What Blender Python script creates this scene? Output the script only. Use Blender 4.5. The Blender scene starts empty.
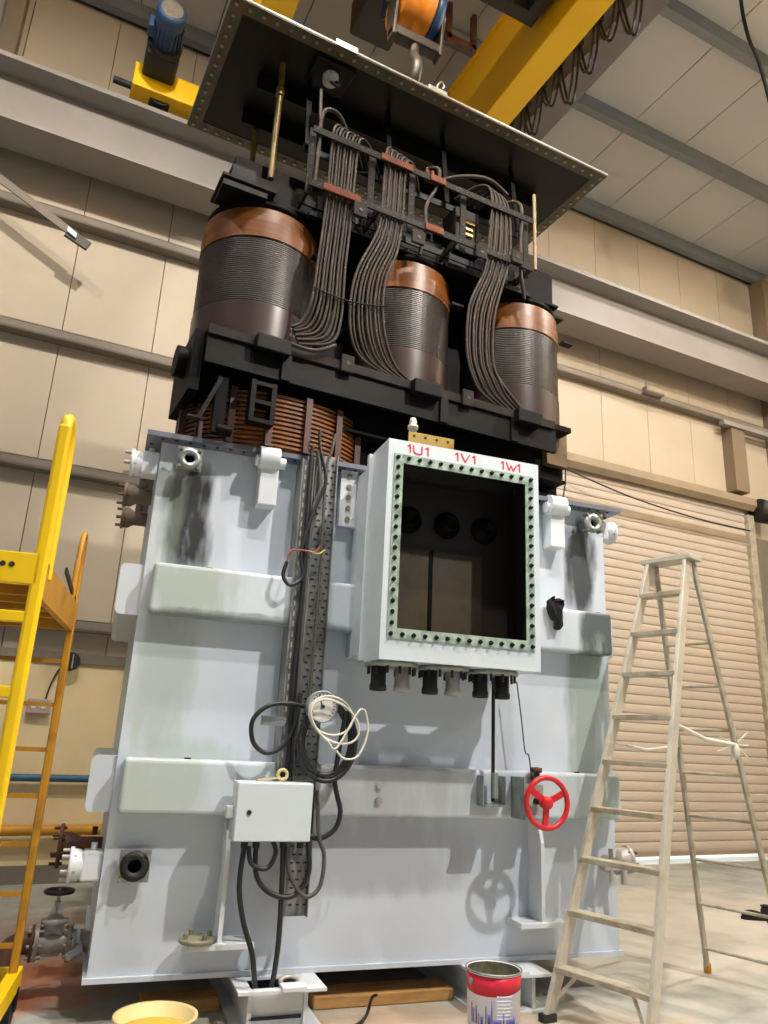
import bpy, math, random
from mathutils import Vector, Matrix
R = math.radians
random.seed(7)
scene = bpy.context.scene
col = scene.collection

# ------------------------------------------------------------------ camera
F_PX, YAW, PITCH, ROLL, CAM_H = 748.3, R(25.485), R(16.842), R(2.742), 1.45
cam_d = bpy.data.cameras.new('camera'); cam = bpy.data.objects.new('camera', cam_d); col.objects.link(cam)
cam_d.sensor_fit = 'VERTICAL'; cam_d.sensor_height = 36.0; cam_d.lens = 36.0 * F_PX / 1024.0
cam_d.clip_start = 0.05; cam_d.clip_end = 200
fw = Vector((math.sin(YAW) * math.cos(PITCH), math.cos(YAW) * math.cos(PITCH), math.sin(PITCH)))
rt = Vector((math.cos(YAW), -math.sin(YAW), 0)); upv = rt.cross(fw)
r2 = rt * math.cos(ROLL) + upv * math.sin(ROLL); u2 = upv * math.cos(ROLL) - rt * math.sin(ROLL)
cam.matrix_world = Matrix(((r2.x, u2.x, -fw.x, 0), (r2.y, u2.y, -fw.y, 0), (r2.z, u2.z, -fw.z, CAM_H), (0, 0, 0, 1)))
scene.camera = cam

# ------------------------------------------------------------------ world and exposure
world = bpy.data.worlds.new('world'); scene.world = world; world.use_nodes = True
bg = world.node_tree.nodes['Background']
bg.inputs[0].default_value = (0.76, 0.87, 1.0, 1); bg.inputs[1].default_value = 0.2
vs = scene.view_settings
vs.view_transform = 'Standard'; vs.look = 'None'; vs.gamma = 1.0; vs.use_curve_mapping = False
vs.exposure = 0.32
# daylight outside, behind the back wall (reaches the hall only under the roller door)
sun_d = bpy.data.lights.new('sun', 'SUN'); sun_d.energy = 5.0; sun_d.angle = R(1.0)
sun = bpy.data.objects.new('sun', sun_d); col.objects.link(sun); sun.rotation_euler = (R(-42), 0, R(8))
# high-bay lamps, two of them added to brighten the left wall and the crane girder (their lights are made in the lamp builder further down): x, y, watts
LAMPS = [(5.0, -1.5, 3300), (0.2, 2.7, 1000), (9.8, 1.4, 1000), (-2.4, 3.0, 350), (9.0, 5.0, 320), (1.8, 0.5, 1000)]
LAMP_COLOR = (1.0, 0.94, 0.86)

# ------------------------------------------------------------------ frames
T0 = Vector((0.606, 4.503, 0.211)); TANK_YAW = R(-6.22)
A0 = Vector((2.286, 4.765, 6.312)); CORE_YAW = R(1.327)
H0 = Vector((0, 0, -0.051))
FR = {'W': Matrix.Identity(4),
      'T': Matrix.Translation(T0) @ Matrix.Rotation(TANK_YAW, 4, 'Z') @ Matrix.Scale(1.05, 4),
      'A': Matrix.Translation(A0) @ Matrix.Rotation(CORE_YAW, 4, 'Z') @ Matrix.Scale(1.035, 4),
      'H': Matrix.Translation(H0) @ Matrix.Scale(1.035, 4)}

# ------------------------------------------------------------------ materials
def lin(c):
    return tuple((x / 12.92 if x <= 0.04045 else ((x + 0.055) / 1.055) ** 2.4) for x in c)
def hexc(h):
    return lin(tuple(int(h[i:i + 2], 16) / 255 for i in (0, 2, 4)))
MATS = {}
def mat(name, col_hex, rough=0.5, metal=0.0, var=0.12, scale=6.0, bump=0.0, bscale=40.0, second=None, amount=0.5, stretch=None, coat=0.0, spec=0.5):
    m = bpy.data.materials.new(name); m.use_nodes = True; nt = m.node_tree; N = nt.nodes; Lk = nt.links
    b = N['Principled BSDF']; c = hexc(col_hex)
    b.inputs['Roughness'].default_value = rough; b.inputs['Metallic'].default_value = metal
    b.inputs['Specular IOR Level'].default_value = spec
    if coat: b.inputs['Coat Weight'].default_value = coat
    tc = N.new('ShaderNodeTexCoord'); mp = N.new('ShaderNodeMapping')
    Lk.new(tc.outputs['Object'], mp.inputs[0])
    if stretch: mp.inputs['Scale'].default_value = stretch
    nz = N.new('ShaderNodeTexNoise'); nz.inputs['Scale'].default_value = scale; nz.inputs['Detail'].default_value = 6; nz.inputs['Roughness'].default_value = 0.62
    Lk.new(mp.outputs[0], nz.inputs['Vector'])
    rp = N.new('ShaderNodeValToRGB'); Lk.new(nz.outputs['Fac'], rp.inputs[0])
    c2 = hexc(second) if second else tuple(min(1, x * (1 + var)) for x in c)
    c1 = c if second else tuple(x * (1 - var) for x in c)
    lo, hi = (0.5 - 0.25 * (1 - amount), 0.5 + 0.25) if not second else (0.62 - 0.35 * amount, 0.75 - 0.2 * amount)
    rp.color_ramp.elements[0].position = lo; rp.color_ramp.elements[0].color = (*c1, 1)
    rp.color_ramp.elements[1].position = hi; rp.color_ramp.elements[1].color = (*c2, 1)
    Lk.new(rp.outputs[0], b.inputs['Base Color'])
    if bump:
        n2 = N.new('ShaderNodeTexNoise'); n2.inputs['Scale'].default_value = bscale; n2.inputs['Detail'].default_value = 4
        Lk.new(mp.outputs[0], n2.inputs['Vector'])
        bp = N.new('ShaderNodeBump'); bp.inputs['Strength'].default_value = bump; bp.inputs['Distance'].default_value = 0.01
        Lk.new(n2.outputs['Fac'], bp.inputs['Height']); Lk.new(bp.outputs[0], b.inputs['Normal'])
    MATS[name] = m
    return m

def stain_patch_layer(m, items):
    """stains and colour patches of their own shape: (cx, cz, half_w, half_h, hex, strength) ellipses broken up by noise, in object x/z"""
    nt = m.node_tree; N = nt.nodes; Lk = nt.links; b = N['Principled BSDF']
    tc = N.new('ShaderNodeTexCoord'); sp = N.new('ShaderNodeSeparateXYZ'); Lk.new(tc.outputs['Object'], sp.inputs[0])
    nz = N.new('ShaderNodeTexNoise'); nz.inputs['Scale'].default_value = 5; nz.inputs['Detail'].default_value = 7
    mp = N.new('ShaderNodeMapping'); mp.inputs['Scale'].default_value = (2.2, 2.2, 0.6); Lk.new(tc.outputs['Object'], mp.inputs[0]); Lk.new(mp.outputs[0], nz.inputs['Vector'])
    def mth(op, a, bb=None, clamp=False):
        n = N.new('ShaderNodeMath'); n.operation = op; n.use_clamp = clamp
        for i, v in enumerate((a, bb)):
            if v is None: continue
            if isinstance(v, (int, float)): n.inputs[i].default_value = v
            else: Lk.new(v, n.inputs[i])
        return n.outputs[0]
    cur = b.inputs['Base Color'].links[0].from_socket
    for cx, cz, hw, hh, hx, st in items:
        dx = mth('DIVIDE', mth('SUBTRACT', sp.outputs[0], cx), hw); dz = mth('DIVIDE', mth('SUBTRACT', sp.outputs[2], cz), hh)
        d = mth('ADD', mth('POWER', mth('ABSOLUTE', dx), 2.4), mth('POWER', mth('ABSOLUTE', dz), 4.0))
        d = mth('ADD', d, mth('MULTIPLY', mth('SUBTRACT', nz.outputs['Fac'], 0.5), 2.6))
        k = mth('MULTIPLY', mth('SUBTRACT', 1.25, d, True), st, True)
        mx = N.new('ShaderNodeMix'); mx.data_type = 'RGBA'
        Lk.new(k, mx.inputs[0]); Lk.new(cur, mx.inputs[6]); mx.inputs[7].default_value = (*hexc(hx), 1); cur = mx.outputs[2]
    Lk.new(cur, b.inputs['Base Color'])

mat('wall_panel_paint', 'b9ab95', 0.55, var=0.05, scale=0.8)
mat('plaster', 'e4cea0', 0.8, var=0.05, scale=1.5, bump=0.1)
mat('girt_steel', '776d60', 0.6, var=0.1, scale=2)
mat('beam_paint', '8e8882', 0.5, var=0.08, scale=1.2)
mat('roof_panel_paint', 'c6c6c6', 0.6, var=0.04, scale=0.7)
mat('purlin_steel', '80868c', 0.45, 0.3, var=0.1, scale=3)
mat('rafter_grey', '75727a', 0.55, var=0.08, scale=2)
mat('door_slat_paint', 'bcae9e', 0.5, var=0.05, scale=1.2)
mat('door_hood_steel', '9a8870', 0.6, var=0.15, scale=2)
mat('concrete', 'a8a9a2', 0.75, scale=1.3, second='888a82', amount=0.55, bump=0.15, bscale=25)
mat('dark_joint', '72675a', 0.9)
tank = mat('tank_paint', 'c8d1dd', 0.42, var=0.05, scale=1.6, bump=0.03, bscale=9)
stain_patch_layer(tank, [(0.2, 2.36, 0.14, 0.36, '2e3030', 1.0), (2.86, 2.37, 0.13, 0.34, '35393c', 0.95),
                   (0.16, 1.5, 0.18, 0.45, '9fada2', 0.55), (2.88, 1.40, 0.16, 0.65, '86968c', 0.8), (0.06, 2.4, 0.12, 0.42, '98a498', 0.4),
                   (1.5, 0.55, 0.55, 0.22, 'a6abb6', 0.6), (0.35, 0.95, 0.3, 0.2, 'a5b4a8', 0.55)])  # this row opens with a greyer patch low under the terminal box
rib = mat('rib_paint', 'c8d1da', 0.4, var=0.05, scale=1.6, bump=0.03, bscale=9)
stain_patch_layer(rib, [(0.22, 1.95, 0.3, 0.3, '9aa699', 0.7), (2.92, 1.9, 0.17, 0.24, '3d4642', 0.9), (0.2, 0.92, 0.26, 0.3, 'a3b2a6', 0.6), (0.5, 1.77, 0.7, 0.05, '4a5250', 0.55),
                  (2.85, 0.9, 0.25, 0.3, '93a396', 0.6), (1.45, 0.95, 0.5, 0.22, '9a9692', 0.45)])  # the last patch greys the lower rib below the terminal box
mat('flange_paint', '666a78', 0.45, var=0.12, scale=3)
mat('side_paint', 'c3cad4', 0.45, var=0.04, scale=3)
mat('white_paint', 'd6dce2', 0.4, var=0.04, scale=3)
mat('box_paint', 'ccd6dc', 0.38, var=0.03, scale=2)
mat('gasket_green', '9fb3a6', 0.6, scale=14, second='6d7d72', amount=0.5)
mat('box_inside', '1c140a', 0.6, scale=2.0, second='120d06', amount=0.5)  # near-black brown, with the box's inner shade in the colour
mat('steel_dark', '2b2825', 0.5, 0.4, var=0.2, scale=12)
mat('galvanised', 'a3a8a6', 0.4, 0.55, scale=9, second='7e8583', amount=0.5)
mat('tray_steel', '8d8f90', 0.5, 0.2, scale=6, second='5d5e5a', amount=0.5)
mat('aluminium', 'c6c0b2', 0.4, 0.3, scale=8, second='b5ae9e', amount=0.4)
mat('aluminium_dull', 'b4ac9a', 0.5, 0.2, scale=8, second='968c76', amount=0.5)
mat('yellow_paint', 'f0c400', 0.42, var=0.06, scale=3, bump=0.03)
mat('yellow_dark', 'b07c10', 0.55, scale=6, second='96660c', amount=0.4)  # darker yellow for the platform's far and deck parts
mat('crane_yellow', 'ffc608', 0.4, var=0.05, scale=1)
mat('orange_paint', 'e88a18', 0.45, var=0.08, scale=4)
mat('motor_blue', '24456a', 0.45, var=0.12, scale=8)
mat('machine_black', '1d1c1c', 0.6, var=0.2, scale=9)
mat('trolley_brown', '352e29', 0.6, var=0.15, scale=3)
mat('red_paint', 'd01f2c', 0.32, var=0.05, scale=5, coat=0.3)
mat('bucket_red', 'd4203c', 0.4, var=0.04)
mat('bucket_white', 'f0eef8', 0.45, var=0.03)
mat('bucket_blue', '5a5a9c', 0.5, var=0.05)
mat('bucket_grey_print', 'd6d3de', 0.5, var=0.03)
mat('bucket_inside', '6d6c55', 0.55, scale=14, second='4f4e3a', amount=0.5)
mat('red_marker', 'c8283c', 0.6, var=0.03)
mat('cable_black', '1f2123', 0.42, var=0.15, scale=20)
mat('cable_grey', '4c4a47', 0.5, var=0.15, scale=20)
mat('wire_white', 'd8d4c8', 0.5, var=0.04)
mat('wire_red', '9c4a3c', 0.5)
mat('wire_yellow', 'b8b040', 0.5)
mat('lead_paper', '34281f', 0.65, scale=14, second='221b17', amount=0.5, spec=0.3)  # leads darkened to carry the shade under the cover
mat('core_black', '080707', 0.55, var=0.25, scale=7, spec=0.08)
mat('core_oily', '0c0b0a', 0.5, 0.0, var=0.25, scale=7, spec=0.12)
mat('copper_paper', '74420f', 0.38, scale=3, second='58300a', amount=0.6, stretch=(1, 1, 6), spec=0.35)
mat('winding_turns', '3c322c', 0.38, 0.05, scale=10, second='2a231f', amount=0.5)
mat('dark_wrap', '32201c', 0.3, scale=3, second='291c19', amount=0.5)
mat('low_winding', '7c4816', 0.4, scale=5, second='4c2a0c', amount=0.5)
mat('spacer_brown', '46241c', 0.5)
mat('cleat_wood', '642f14', 0.65, scale=10, second='46200e', amount=0.5, spec=0.2)
mat('strap_grey', '26211e', 0.65, 0.0, scale=10, second='191614', amount=0.5, spec=0.12)  # lead frame made near-black, the cover's shade put into its colour
mat('wood_plate', '6a5232', 0.6, scale=4, second='4c3a22', amount=0.5)
mat('cover_under', '0c0b07', 0.4, var=0.3, scale=2.5, spec=0.25)
mat('cover_rim', '4e3c2c', 0.45, scale=5, second='334028', amount=0.55)
mat('cover_edge', '8f897e', 0.4, 0.2)
mat('bolt_steel', '9b9488', 0.35, 0.7, var=0.2, scale=30)
mat('brass', 'a08644', 0.4, 0.4, scale=12, second='8a6a24', amount=0.4)
mat('rusty', '6b4634', 0.7, scale=14, second='472e26', amount=0.5)
mat('valve_grey', 'b2aeaa', 0.45, 0.1, scale=10, second='8e8982', amount=0.4)
mat('rubber', '191a1b', 0.6)
mat('timber', 'b58a52', 0.75, scale=3, second='8f6a3a', amount=0.5, stretch=(1, 8, 8), bump=0.15)
mat('cream_plastic', 'd6c38a', 0.5, var=0.06, scale=6)
mat('yellow_residue', 'd4b02c', 0.5, scale=8, second='c8b474', amount=0.5)
mat('olive_metal', '8c8a74', 0.5, 0.2, scale=14, second='6b6a54', amount=0.5)
mat('hook_steel', '453d35', 0.45, 0.2, scale=9, second='332d27', amount=0.5)
mat('board_brown', '3a2c14', 0.55, scale=3, second='281e0c', amount=0.5)
mat('brass_dull', '6e5a2c', 0.45, 0.3, scale=12, second='4c3c1a', amount=0.5)
mat('gauge_face', 'd4d2cc', 0.4)
mat('dial_ink', '2a2a2a', 0.6)
mat('pipe_blue', '35607c', 0.45)
mat('pipe_orange', 'c58a22', 0.5)
mat('switch_plastic', 'b8a09a', 0.5)
mat('cloth_black', '1c1c1e', 0.9, var=0.2, scale=14, bump=0.3)
mat('paint_can_grey', '8c9096', 0.5)
mat('column_brown', '80705c', 0.6, var=0.1, scale=2)
mat('apron_concrete', 'd8d4cc', 0.8)
mat('ground_rust', 'a5613a', 0.85, scale=3, second='8a6a50', amount=0.6)
lamp_m = bpy.data.materials.new('lamp_glow'); lamp_m.use_nodes = True
lb = lamp_m.node_tree.nodes['Principled BSDF']; lb.inputs['Emission Color'].default_value = (*LAMP_COLOR, 1); lb.inputs['Emission Strength'].default_value = 8
MATS['lamp_glow'] = lamp_m
# rust-coloured spill on the concrete floor beside the gate valve, and pale worn patches
stain = MATS['concrete']
def floor_stain(m, items):
    nt = m.node_tree; N = nt.nodes; Lk = nt.links; b = N['Principled BSDF']
    tc = N.new('ShaderNodeTexCoord'); sp = N.new('ShaderNodeSeparateXYZ'); Lk.new(tc.outputs['Object'], sp.inputs[0])
    nz = N.new('ShaderNodeTexNoise'); nz.inputs['Scale'].default_value = 2.2; nz.inputs['Detail'].default_value = 7; Lk.new(tc.outputs['Object'], nz.inputs['Vector'])
    cur = b.inputs['Base Color'].links[0].from_socket
    for cx, cy, hx_, hy_, hx, st in items:
        def mth(op, a, bb, clamp=False):
            n = N.new('ShaderNodeMath'); n.operation = op; n.use_clamp = clamp
            for i, v in enumerate((a, bb)):
                if isinstance(v, (int, float)): n.inputs[i].default_value = v
                else: Lk.new(v, n.inputs[i])
            return n.outputs[0]
        dx = mth('DIVIDE', mth('SUBTRACT', sp.outputs[0], cx), hx_); dy = mth('DIVIDE', mth('SUBTRACT', sp.outputs[1], cy), hy_)
        d = mth('ADD', mth('MULTIPLY', dx, dx), mth('MULTIPLY', dy, dy)); d = mth('ADD', d, mth('MULTIPLY', mth('SUBTRACT', nz.outputs['Fac'], 0.5), 3.2))
        k = mth('MULTIPLY', mth('SUBTRACT', 1.2, d, True), st, True)
        mx = N.new('ShaderNodeMix'); mx.data_type = 'RGBA'; Lk.new(k, mx.inputs[0]); Lk.new(cur, mx.inputs[6]); mx.inputs[7].default_value = (*hexc(hx), 1); cur = mx.outputs[2]
    Lk.new(cur, b.inputs['Base Color'])
floor_stain(stain, [(0.3, 5.3, 0.6, 0.5, 'bc6432', 0.85), (0.5, 6.3, 0.8, 0.9, '8a5a3c', 0.6), (1.8, 3.9, 1.2, 0.6, 'a98560', 0.6), (3.2, 3.4, 0.8, 0.5, 'bda07c', 0.5),
                    (5.5, 5.5, 2.6, 2.2, 'c9bfae', 0.5)])

# ------------------------------------------------------------------ mesh builder
def catmull(pts, sub=6, closed=False):
    P = [Vector(p) for p in pts]; out = []; n = len(P)
    rng = range(n) if closed else range(n - 1)
    for i in rng:
        if closed: p0, p1, p2, p3 = P[i - 1], P[i], P[(i + 1) % n], P[(i + 2) % n]
        else: p0, p1, p2, p3 = P[max(i - 1, 0)], P[i], P[i + 1], P[min(i + 2, n - 1)]
        for k in range(sub):
            t = k / sub
            out.append(0.5 * ((2 * p1) + (p2 - p0) * t + (2 * p0 - 5 * p1 + 4 * p2 - p3) * t * t + (3 * p1 - p0 - 3 * p2 + p3) * t ** 3))
    if not closed: out.append(P[-1])
    return out

class MB:
    def __init__(s): s.v = []; s.f = []; s.sm = []
    def _add(s, vs, fs, smooth=False):
        o = len(s.v); s.v += [Vector(q) for q in vs]
        for f in fs: s.f.append([i + o for i in f]); s.sm.append(smooth)
        return s
    def box(s, x0, x1, y0, y1, z0, z1):
        vs = [(x0, y0, z0), (x1, y0, z0), (x1, y1, z0), (x0, y1, z0), (x0, y0, z1), (x1, y0, z1), (x1, y1, z1), (x0, y1, z1)]
        return s._add(vs, [(0, 3, 2, 1), (4, 5, 6, 7), (0, 1, 5, 4), (1, 2, 6, 5), (2, 3, 7, 6), (3, 0, 4, 7)])
    def obox(s, c, ax, ay, az):
        """box about centre c with half-extent vectors"""
        c, ax, ay, az = map(Vector, (c, ax, ay, az)); vs = []
        for k in (-1, 1):
            for (i, j) in ((-1, -1), (1, -1), (1, 1), (-1, 1)): vs.append(c + ax * i + ay * j + az * k)
        return s._add(vs, [(0, 3, 2, 1), (4, 5, 6, 7), (0, 1, 5, 4), (1, 2, 6, 5), (2, 3, 7, 6), (3, 0, 4, 7)])
    def bar(s, p, q, w, h, side=(0, 0, 1)):
        """bar p-q; w across, h along the direction nearest to side"""
        p, q = Vector(p), Vector(q); d = (q - p).normalized(); sd = Vector(side); sd = (sd - d * sd.dot(d)).normalized(); ac = d.cross(sd)
        return s.obox((p + q) / 2, (q - p) / 2, ac * w / 2, sd * h / 2)
    def frustum(s, p, q, r0, r1, n=16, caps=True, smooth=True):
        p, q = Vector(p), Vector(q); d = (q - p).normalized(); a = d.orthogonal().normalized(); b = d.cross(a); vs = []
        for c, r in ((p, r0), (q, r1)):
            for k in range(n): t = 2 * math.pi * k / n; vs.append(c + (a * math.cos(t) + b * math.sin(t)) * r)
        s._add(vs, [(k, (k + 1) % n, n + (k + 1) % n, n + k) for k in range(n)], smooth)
        if caps: s._add(vs[:n], [tuple(reversed(range(n)))]); s._add(vs[n:], [tuple(range(n))])
        return s
    def cyl(s, p, q, r, n=16): return s.frustum(p, q, r, r, n)
    def tube(s, pts, r, n=8, closed=False):
        P = [Vector(p) for p in pts]; m = len(P); vs = []; a = None
        for i in range(m):
            if closed: d = (P[(i + 1) % m] - P[i - 1])
            else: d = P[min(i + 1, m - 1)] - P[max(i - 1, 0)]
            d = d.normalized() if d.length > 1e-9 else Vector((0, 0, 1))
            if a is None: a = d.orthogonal().normalized()
            else:
                a = a - d * a.dot(d); a = a.normalized() if a.length > 1e-6 else d.orthogonal().normalized()
            b = d.cross(a)
            for k in range(n): t = 2 * math.pi * k / n; vs.append(P[i] + (a * math.cos(t) + b * math.sin(t)) * r)
        fs = []
        for i in range(m if closed else m - 1):
            j = (i + 1) % m
            for k in range(n): fs.append((i * n + k, i * n + (k + 1) % n, j * n + (k + 1) % n, j * n + k))
        s._add(vs, fs, True)
        if not closed: s._add(vs[:n], [tuple(reversed(range(n)))]); s._add(vs[-n:], [tuple(range(n))])
        return s
    def lathe(s, prof, o=(0, 0, 0), axis=(0, 0, 1), n=32, smooth=True, close=False):
        """prof: (radius, height) list"""
        o = Vector(o); d = Vector(axis).normalized(); a = d.orthogonal().normalized(); b = d.cross(a); vs = []; m = len(prof)
        for r, h in prof:
            for k in range(n): t = 2 * math.pi * k / n; vs.append(o + d * h + (a * math.cos(t) + b * math.sin(t)) * max(r, 1e-4))
        fs = []
        for i in range(m if close else m - 1):
            j = (i + 1) % m
            for k in range(n): fs.append((i * n + k, i * n + (k + 1) % n, j * n + (k + 1) % n, j * n + k))
        return s._add(vs, fs, smooth)
    def prism(s, poly, axis, t0, t1):
        """poly of 2-D points extruded along axis 'x' (y,z), 'y' (x,z) or 'z' (x,y)"""
        def P(u, w, t): return {'x': (t, u, w), 'y': (u, t, w), 'z': (u, w, t)}[axis]
        n = len(poly); vs = [P(u, w, t0) for u, w in poly] + [P(u, w, t1) for u, w in poly]
        area = sum(poly[i][0] * poly[(i + 1) % n][1] - poly[(i + 1) % n][0] * poly[i][1] for i in range(n))
        flip = (area > 0) == (axis == 'y')
        fs = [tuple(reversed(range(n))), tuple(range(n, 2 * n))] + [(k, (k + 1) % n, n + (k + 1) % n, n + k) for k in range(n)]
        if flip: fs = [tuple(reversed(f)) for f in fs]
        return s._add(vs, fs)
    def ibeam(s, axis, a0, a1, c, z0, z1, w, tf=0.03, tw=0.02):
        for (u0, u1, v0, v1) in ((c - w / 2, c + w / 2, z0, z0 + tf), (c - w / 2, c + w / 2, z1 - tf, z1), (c - tw / 2, c + tw / 2, z0 + tf, z1 - tf)):
            if axis == 'x': s.box(a0, a1, u0, u1, v0, v1)
            else: s.box(u0, u1, a0, a1, v0, v1)
        return s
    def sphere(s, c, r, n=12, m=8, sc=(1, 1, 1)):
        c = Vector(c); vs = []; fs = []
        for i in range(m + 1):
            p = math.pi * i / m
            for k in range(n): t = 2 * math.pi * k / n; vs.append(c + Vector((math.sin(p) * math.cos(t) * sc[0], math.sin(p) * math.sin(t) * sc[1], math.cos(p) * sc[2])) * r)
        for i in range(m):
            for k in range(n): fs.append((i * n + k, (i + 1) * n + k, (i + 1) * n + (k + 1) % n, i * n + (k + 1) % n))
        return s._add(vs, fs, True)
    def mesh(s, name, m, origin=(0, 0, 0)):
        o = Vector(origin); me = bpy.data.meshes.new(name)
        me.from_pydata([tuple(q - o) for q in s.v], [], s.f); me.polygons.foreach_set('use_smooth', s.sm)
        me.materials.append(MATS[m]); me.update()
        return me

def add_obj(name, mesh, parent=None, bevel=0.0, seg=2):
    o = bpy.data.objects.new(name, mesh); col.objects.link(o)
    if parent: o.parent = parent
    if bevel:
        b = o.modifiers.new('bevel', 'BEVEL'); b.width = bevel; b.segments = seg; b.limit_method = 'ANGLE'; b.angle_limit = R(40)
    return o
def tag(o, label=None, cat=None, group=None, kind=None):
    if label: o['label'] = label
    if cat: o['category'] = cat
    if group: o['group'] = group
    if kind: o['kind'] = kind
    return o
ORG = {}
def thing(name, label, cat, frame='W', origin=(0, 0, 0), group=None, kind=None):
    e = bpy.data.objects.new(name, None); col.objects.link(e); e.empty_display_size = 0.1
    e.matrix_world = FR[frame] @ Matrix.Translation(Vector(origin)); ORG[e.name] = Vector(origin)
    return tag(e, label, cat, group, kind)
def part(name, mb, m, parent, bevel=0.0, label=None, kind=None, seg=2):
    org = ORG.get(parent.name, Vector())
    o = add_obj(name, mb.mesh(name, m, org), parent, bevel, seg); ORG[o.name] = org
    return tag(o, label, kind=kind)
def solo(name, mb, m, label, cat, frame='W', origin=(0, 0, 0), group=None, kind=None, bevel=0.0):
    o = add_obj(name, mb.mesh(name, m, origin), None, bevel); o.matrix_world = FR[frame] @ Matrix.Translation(Vector(origin)); ORG[o.name] = Vector(origin)
    return tag(o, label, cat, group, kind)
def structure(name, mb, m, label=None, origin=(0, 0, 0), bevel=0.0):
    return solo(name, mb, m, label, None, 'W', origin, None, 'structure', bevel)
def child_copy(o, parent, loc):
    c = o.copy(); col.objects.link(c); c.parent = parent; c.location = loc; ORG[c.name] = ORG.get(o.name, Vector())
    return c

# ================================================================== the hall
WY = 8.35
structure('floor', MB().box(-4, 12, -7, 8.6, -0.15, 0), 'concrete', 'stained concrete workshop floor with a rust coloured spill')
structure('floor_apron', MB().box(4, 14, 8.62, 16, -0.17, -0.02), 'apron_concrete', 'pale concrete yard seen under the roller door')
D0, D1 = 5.2, 10.72          # roller door opening
lower = MB().box(-4, D0, WY, WY + 0.2, 0, 2.06).box(D1, 12, WY, WY + 0.2, 0, 2.06)
structure('wall_back_lower', lower, 'plaster', 'cream plastered low wall under the cladding')
structure('trim_1', MB().box(-4, D0, WY - 0.03, WY, 2.04, 2.14), 'girt_steel', 'brown ledge along the top of the plastered wall')
structure('trim_2', MB().box(-4, D0, WY - 0.02, WY, 0, 0.16), 'girt_steel', 'brown skirting at the foot of the plastered wall')
wall = structure('wall_back', MB().box(-4, D0, WY + 0.05, WY + 0.12, 2.06, 10.3).box(D1, 12, WY + 0.05, WY + 0.12, 2.06, 10.3).box(D0, D1, WY + 0.05, WY + 0.12, 5.6, 10.3), 'dark_joint', 'beige cladding wall of tall panels')
pw = 0.98; pm = {}
for k in range(-4, 13):
    x0 = -0.12 + pw * k; x1 = x0 + pw
    if x1 > 12.0: break
    zb = 5.62 if (x1 > D0 + 0.05 and x0 < D1 - 0.4) else 2.14
    key = zb
    if key not in pm:
        p = add_obj('wall_panel', MB().box(0.004, pw - 0.004, 0, 0.05, zb, 10.2).mesh('wall_panel', 'wall_panel_paint'), wall, 0.004); pm[key] = p
        p.location = (x0, WY, 0)
    else: child_copy(pm[key], wall, (x0, WY, 0))
def girt(name, z, x0, x1, label):
    g = MB().box(x0, x1, WY - 0.16, WY, z - 0.008, z + 0.008).box(x0, x1, WY - 0.16, WY - 0.15, z, z + 0.1).box(x0, x1, WY - 0.16, WY - 0.1, z + 0.092, z + 0.1)
    structure(name, g, 'girt_steel', label)
girt('trim_3', 2.36, -4, D0, 'lowest beige steel girt across the cladding')
girt('trim_4', 3.98, -4, D0, 'second steel girt up the cladding, left of the transformer')
girt('trim_5', 5.48, -4, D0, 'third steel girt up the cladding, left of the transformer')
girt('trim_6', 6.98, -4, 11.7, 'long steel girt below the crane beam')
structure('wall_right', MB().box(11.8, 11.9, -7, WY + 0.1, 0, 10.3), 'wall_panel_paint', 'beige end wall on the right')
# roof
ceil = structure('ceiling', MB().box(-4, 12, -7, 8.55, 10.44, 10.5), 'dark_joint', 'off white sandwich panel roof of the hall')
first = None
for k in range(-3, 7):
    for x0 in ([5.95 + pw * k] if k > -4 else []):
        w = pw - 0.02
        if first is None:
            first = add_obj('roof_panel', MB().box(0.006, pw - 0.006, -7, 8.5, 10.38, 10.44).mesh('roof_panel', 'roof_panel_paint'), ceil, 0.008); first.location = (x0, 0, 0)
        else: child_copy(first, ceil, (x0, 0, 0))
for k in range(-10, -3): child_copy(first, ceil, (5.95 + pw * k, 0, 0))
def purlin(name, y, label):
    p = MB().box(-4, 11.8, y - 0.09, y - 0.075, 10.17, 10.37).box(-4, 11.8, y - 0.09, y + 0.07, 10.37, 10.385).box(-4, 11.8, y - 0.09, y + 0.03, 10.155, 10.17)
    structure(name, p, 'purlin_steel', label)
for i, y in enumerate((8.24, 6.6, 4.97, 3.33, 1.7)):
    purlin('trim_%d' % (7 + i), y, 'grey steel roof purlin, number %s out from the back wall' % ('one', 'two', 'three', 'four', 'five')[i])
structure('trim_12', MB().ibeam('y', -7, 8.3, 5.2, 9.52, 10.15, 0.36, 0.03, 0.02), 'rafter_grey', 'grey steel rafter running to the back wall')
structure('trim_13', MB().box(11.55, 11.8, 8.05, 8.35, 0, 10.15), 'column_brown', 'dark corner column at the right end wall')
structure('trim_14', MB().box(-1.34, -1.16, 8.1, 8.35, 8.45, 10.2), 'column_brown', 'dark stub column above the crane beam at the left')
c = MB().box(10.42, 10.74, 8.14, 8.35, 5.72, 6.98)
structure('trim_15', c, 'column_brown', 'short brown post over the right end of the roller door')
structure('trim_16', MB().box(10.2, 11.7, 8.1, 8.2, 6.86, 6.94), 'beam_paint', 'short rail beside the brown post')
structure('trim_17', MB().box(10.95, 11.7, 8.3, 8.36, 3.05, 5.0).box(10.95, 11.7, 8.28, 8.36, 2.95, 3.05), 'girt_steel', 'grey panel frame right of the roller door')

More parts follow.
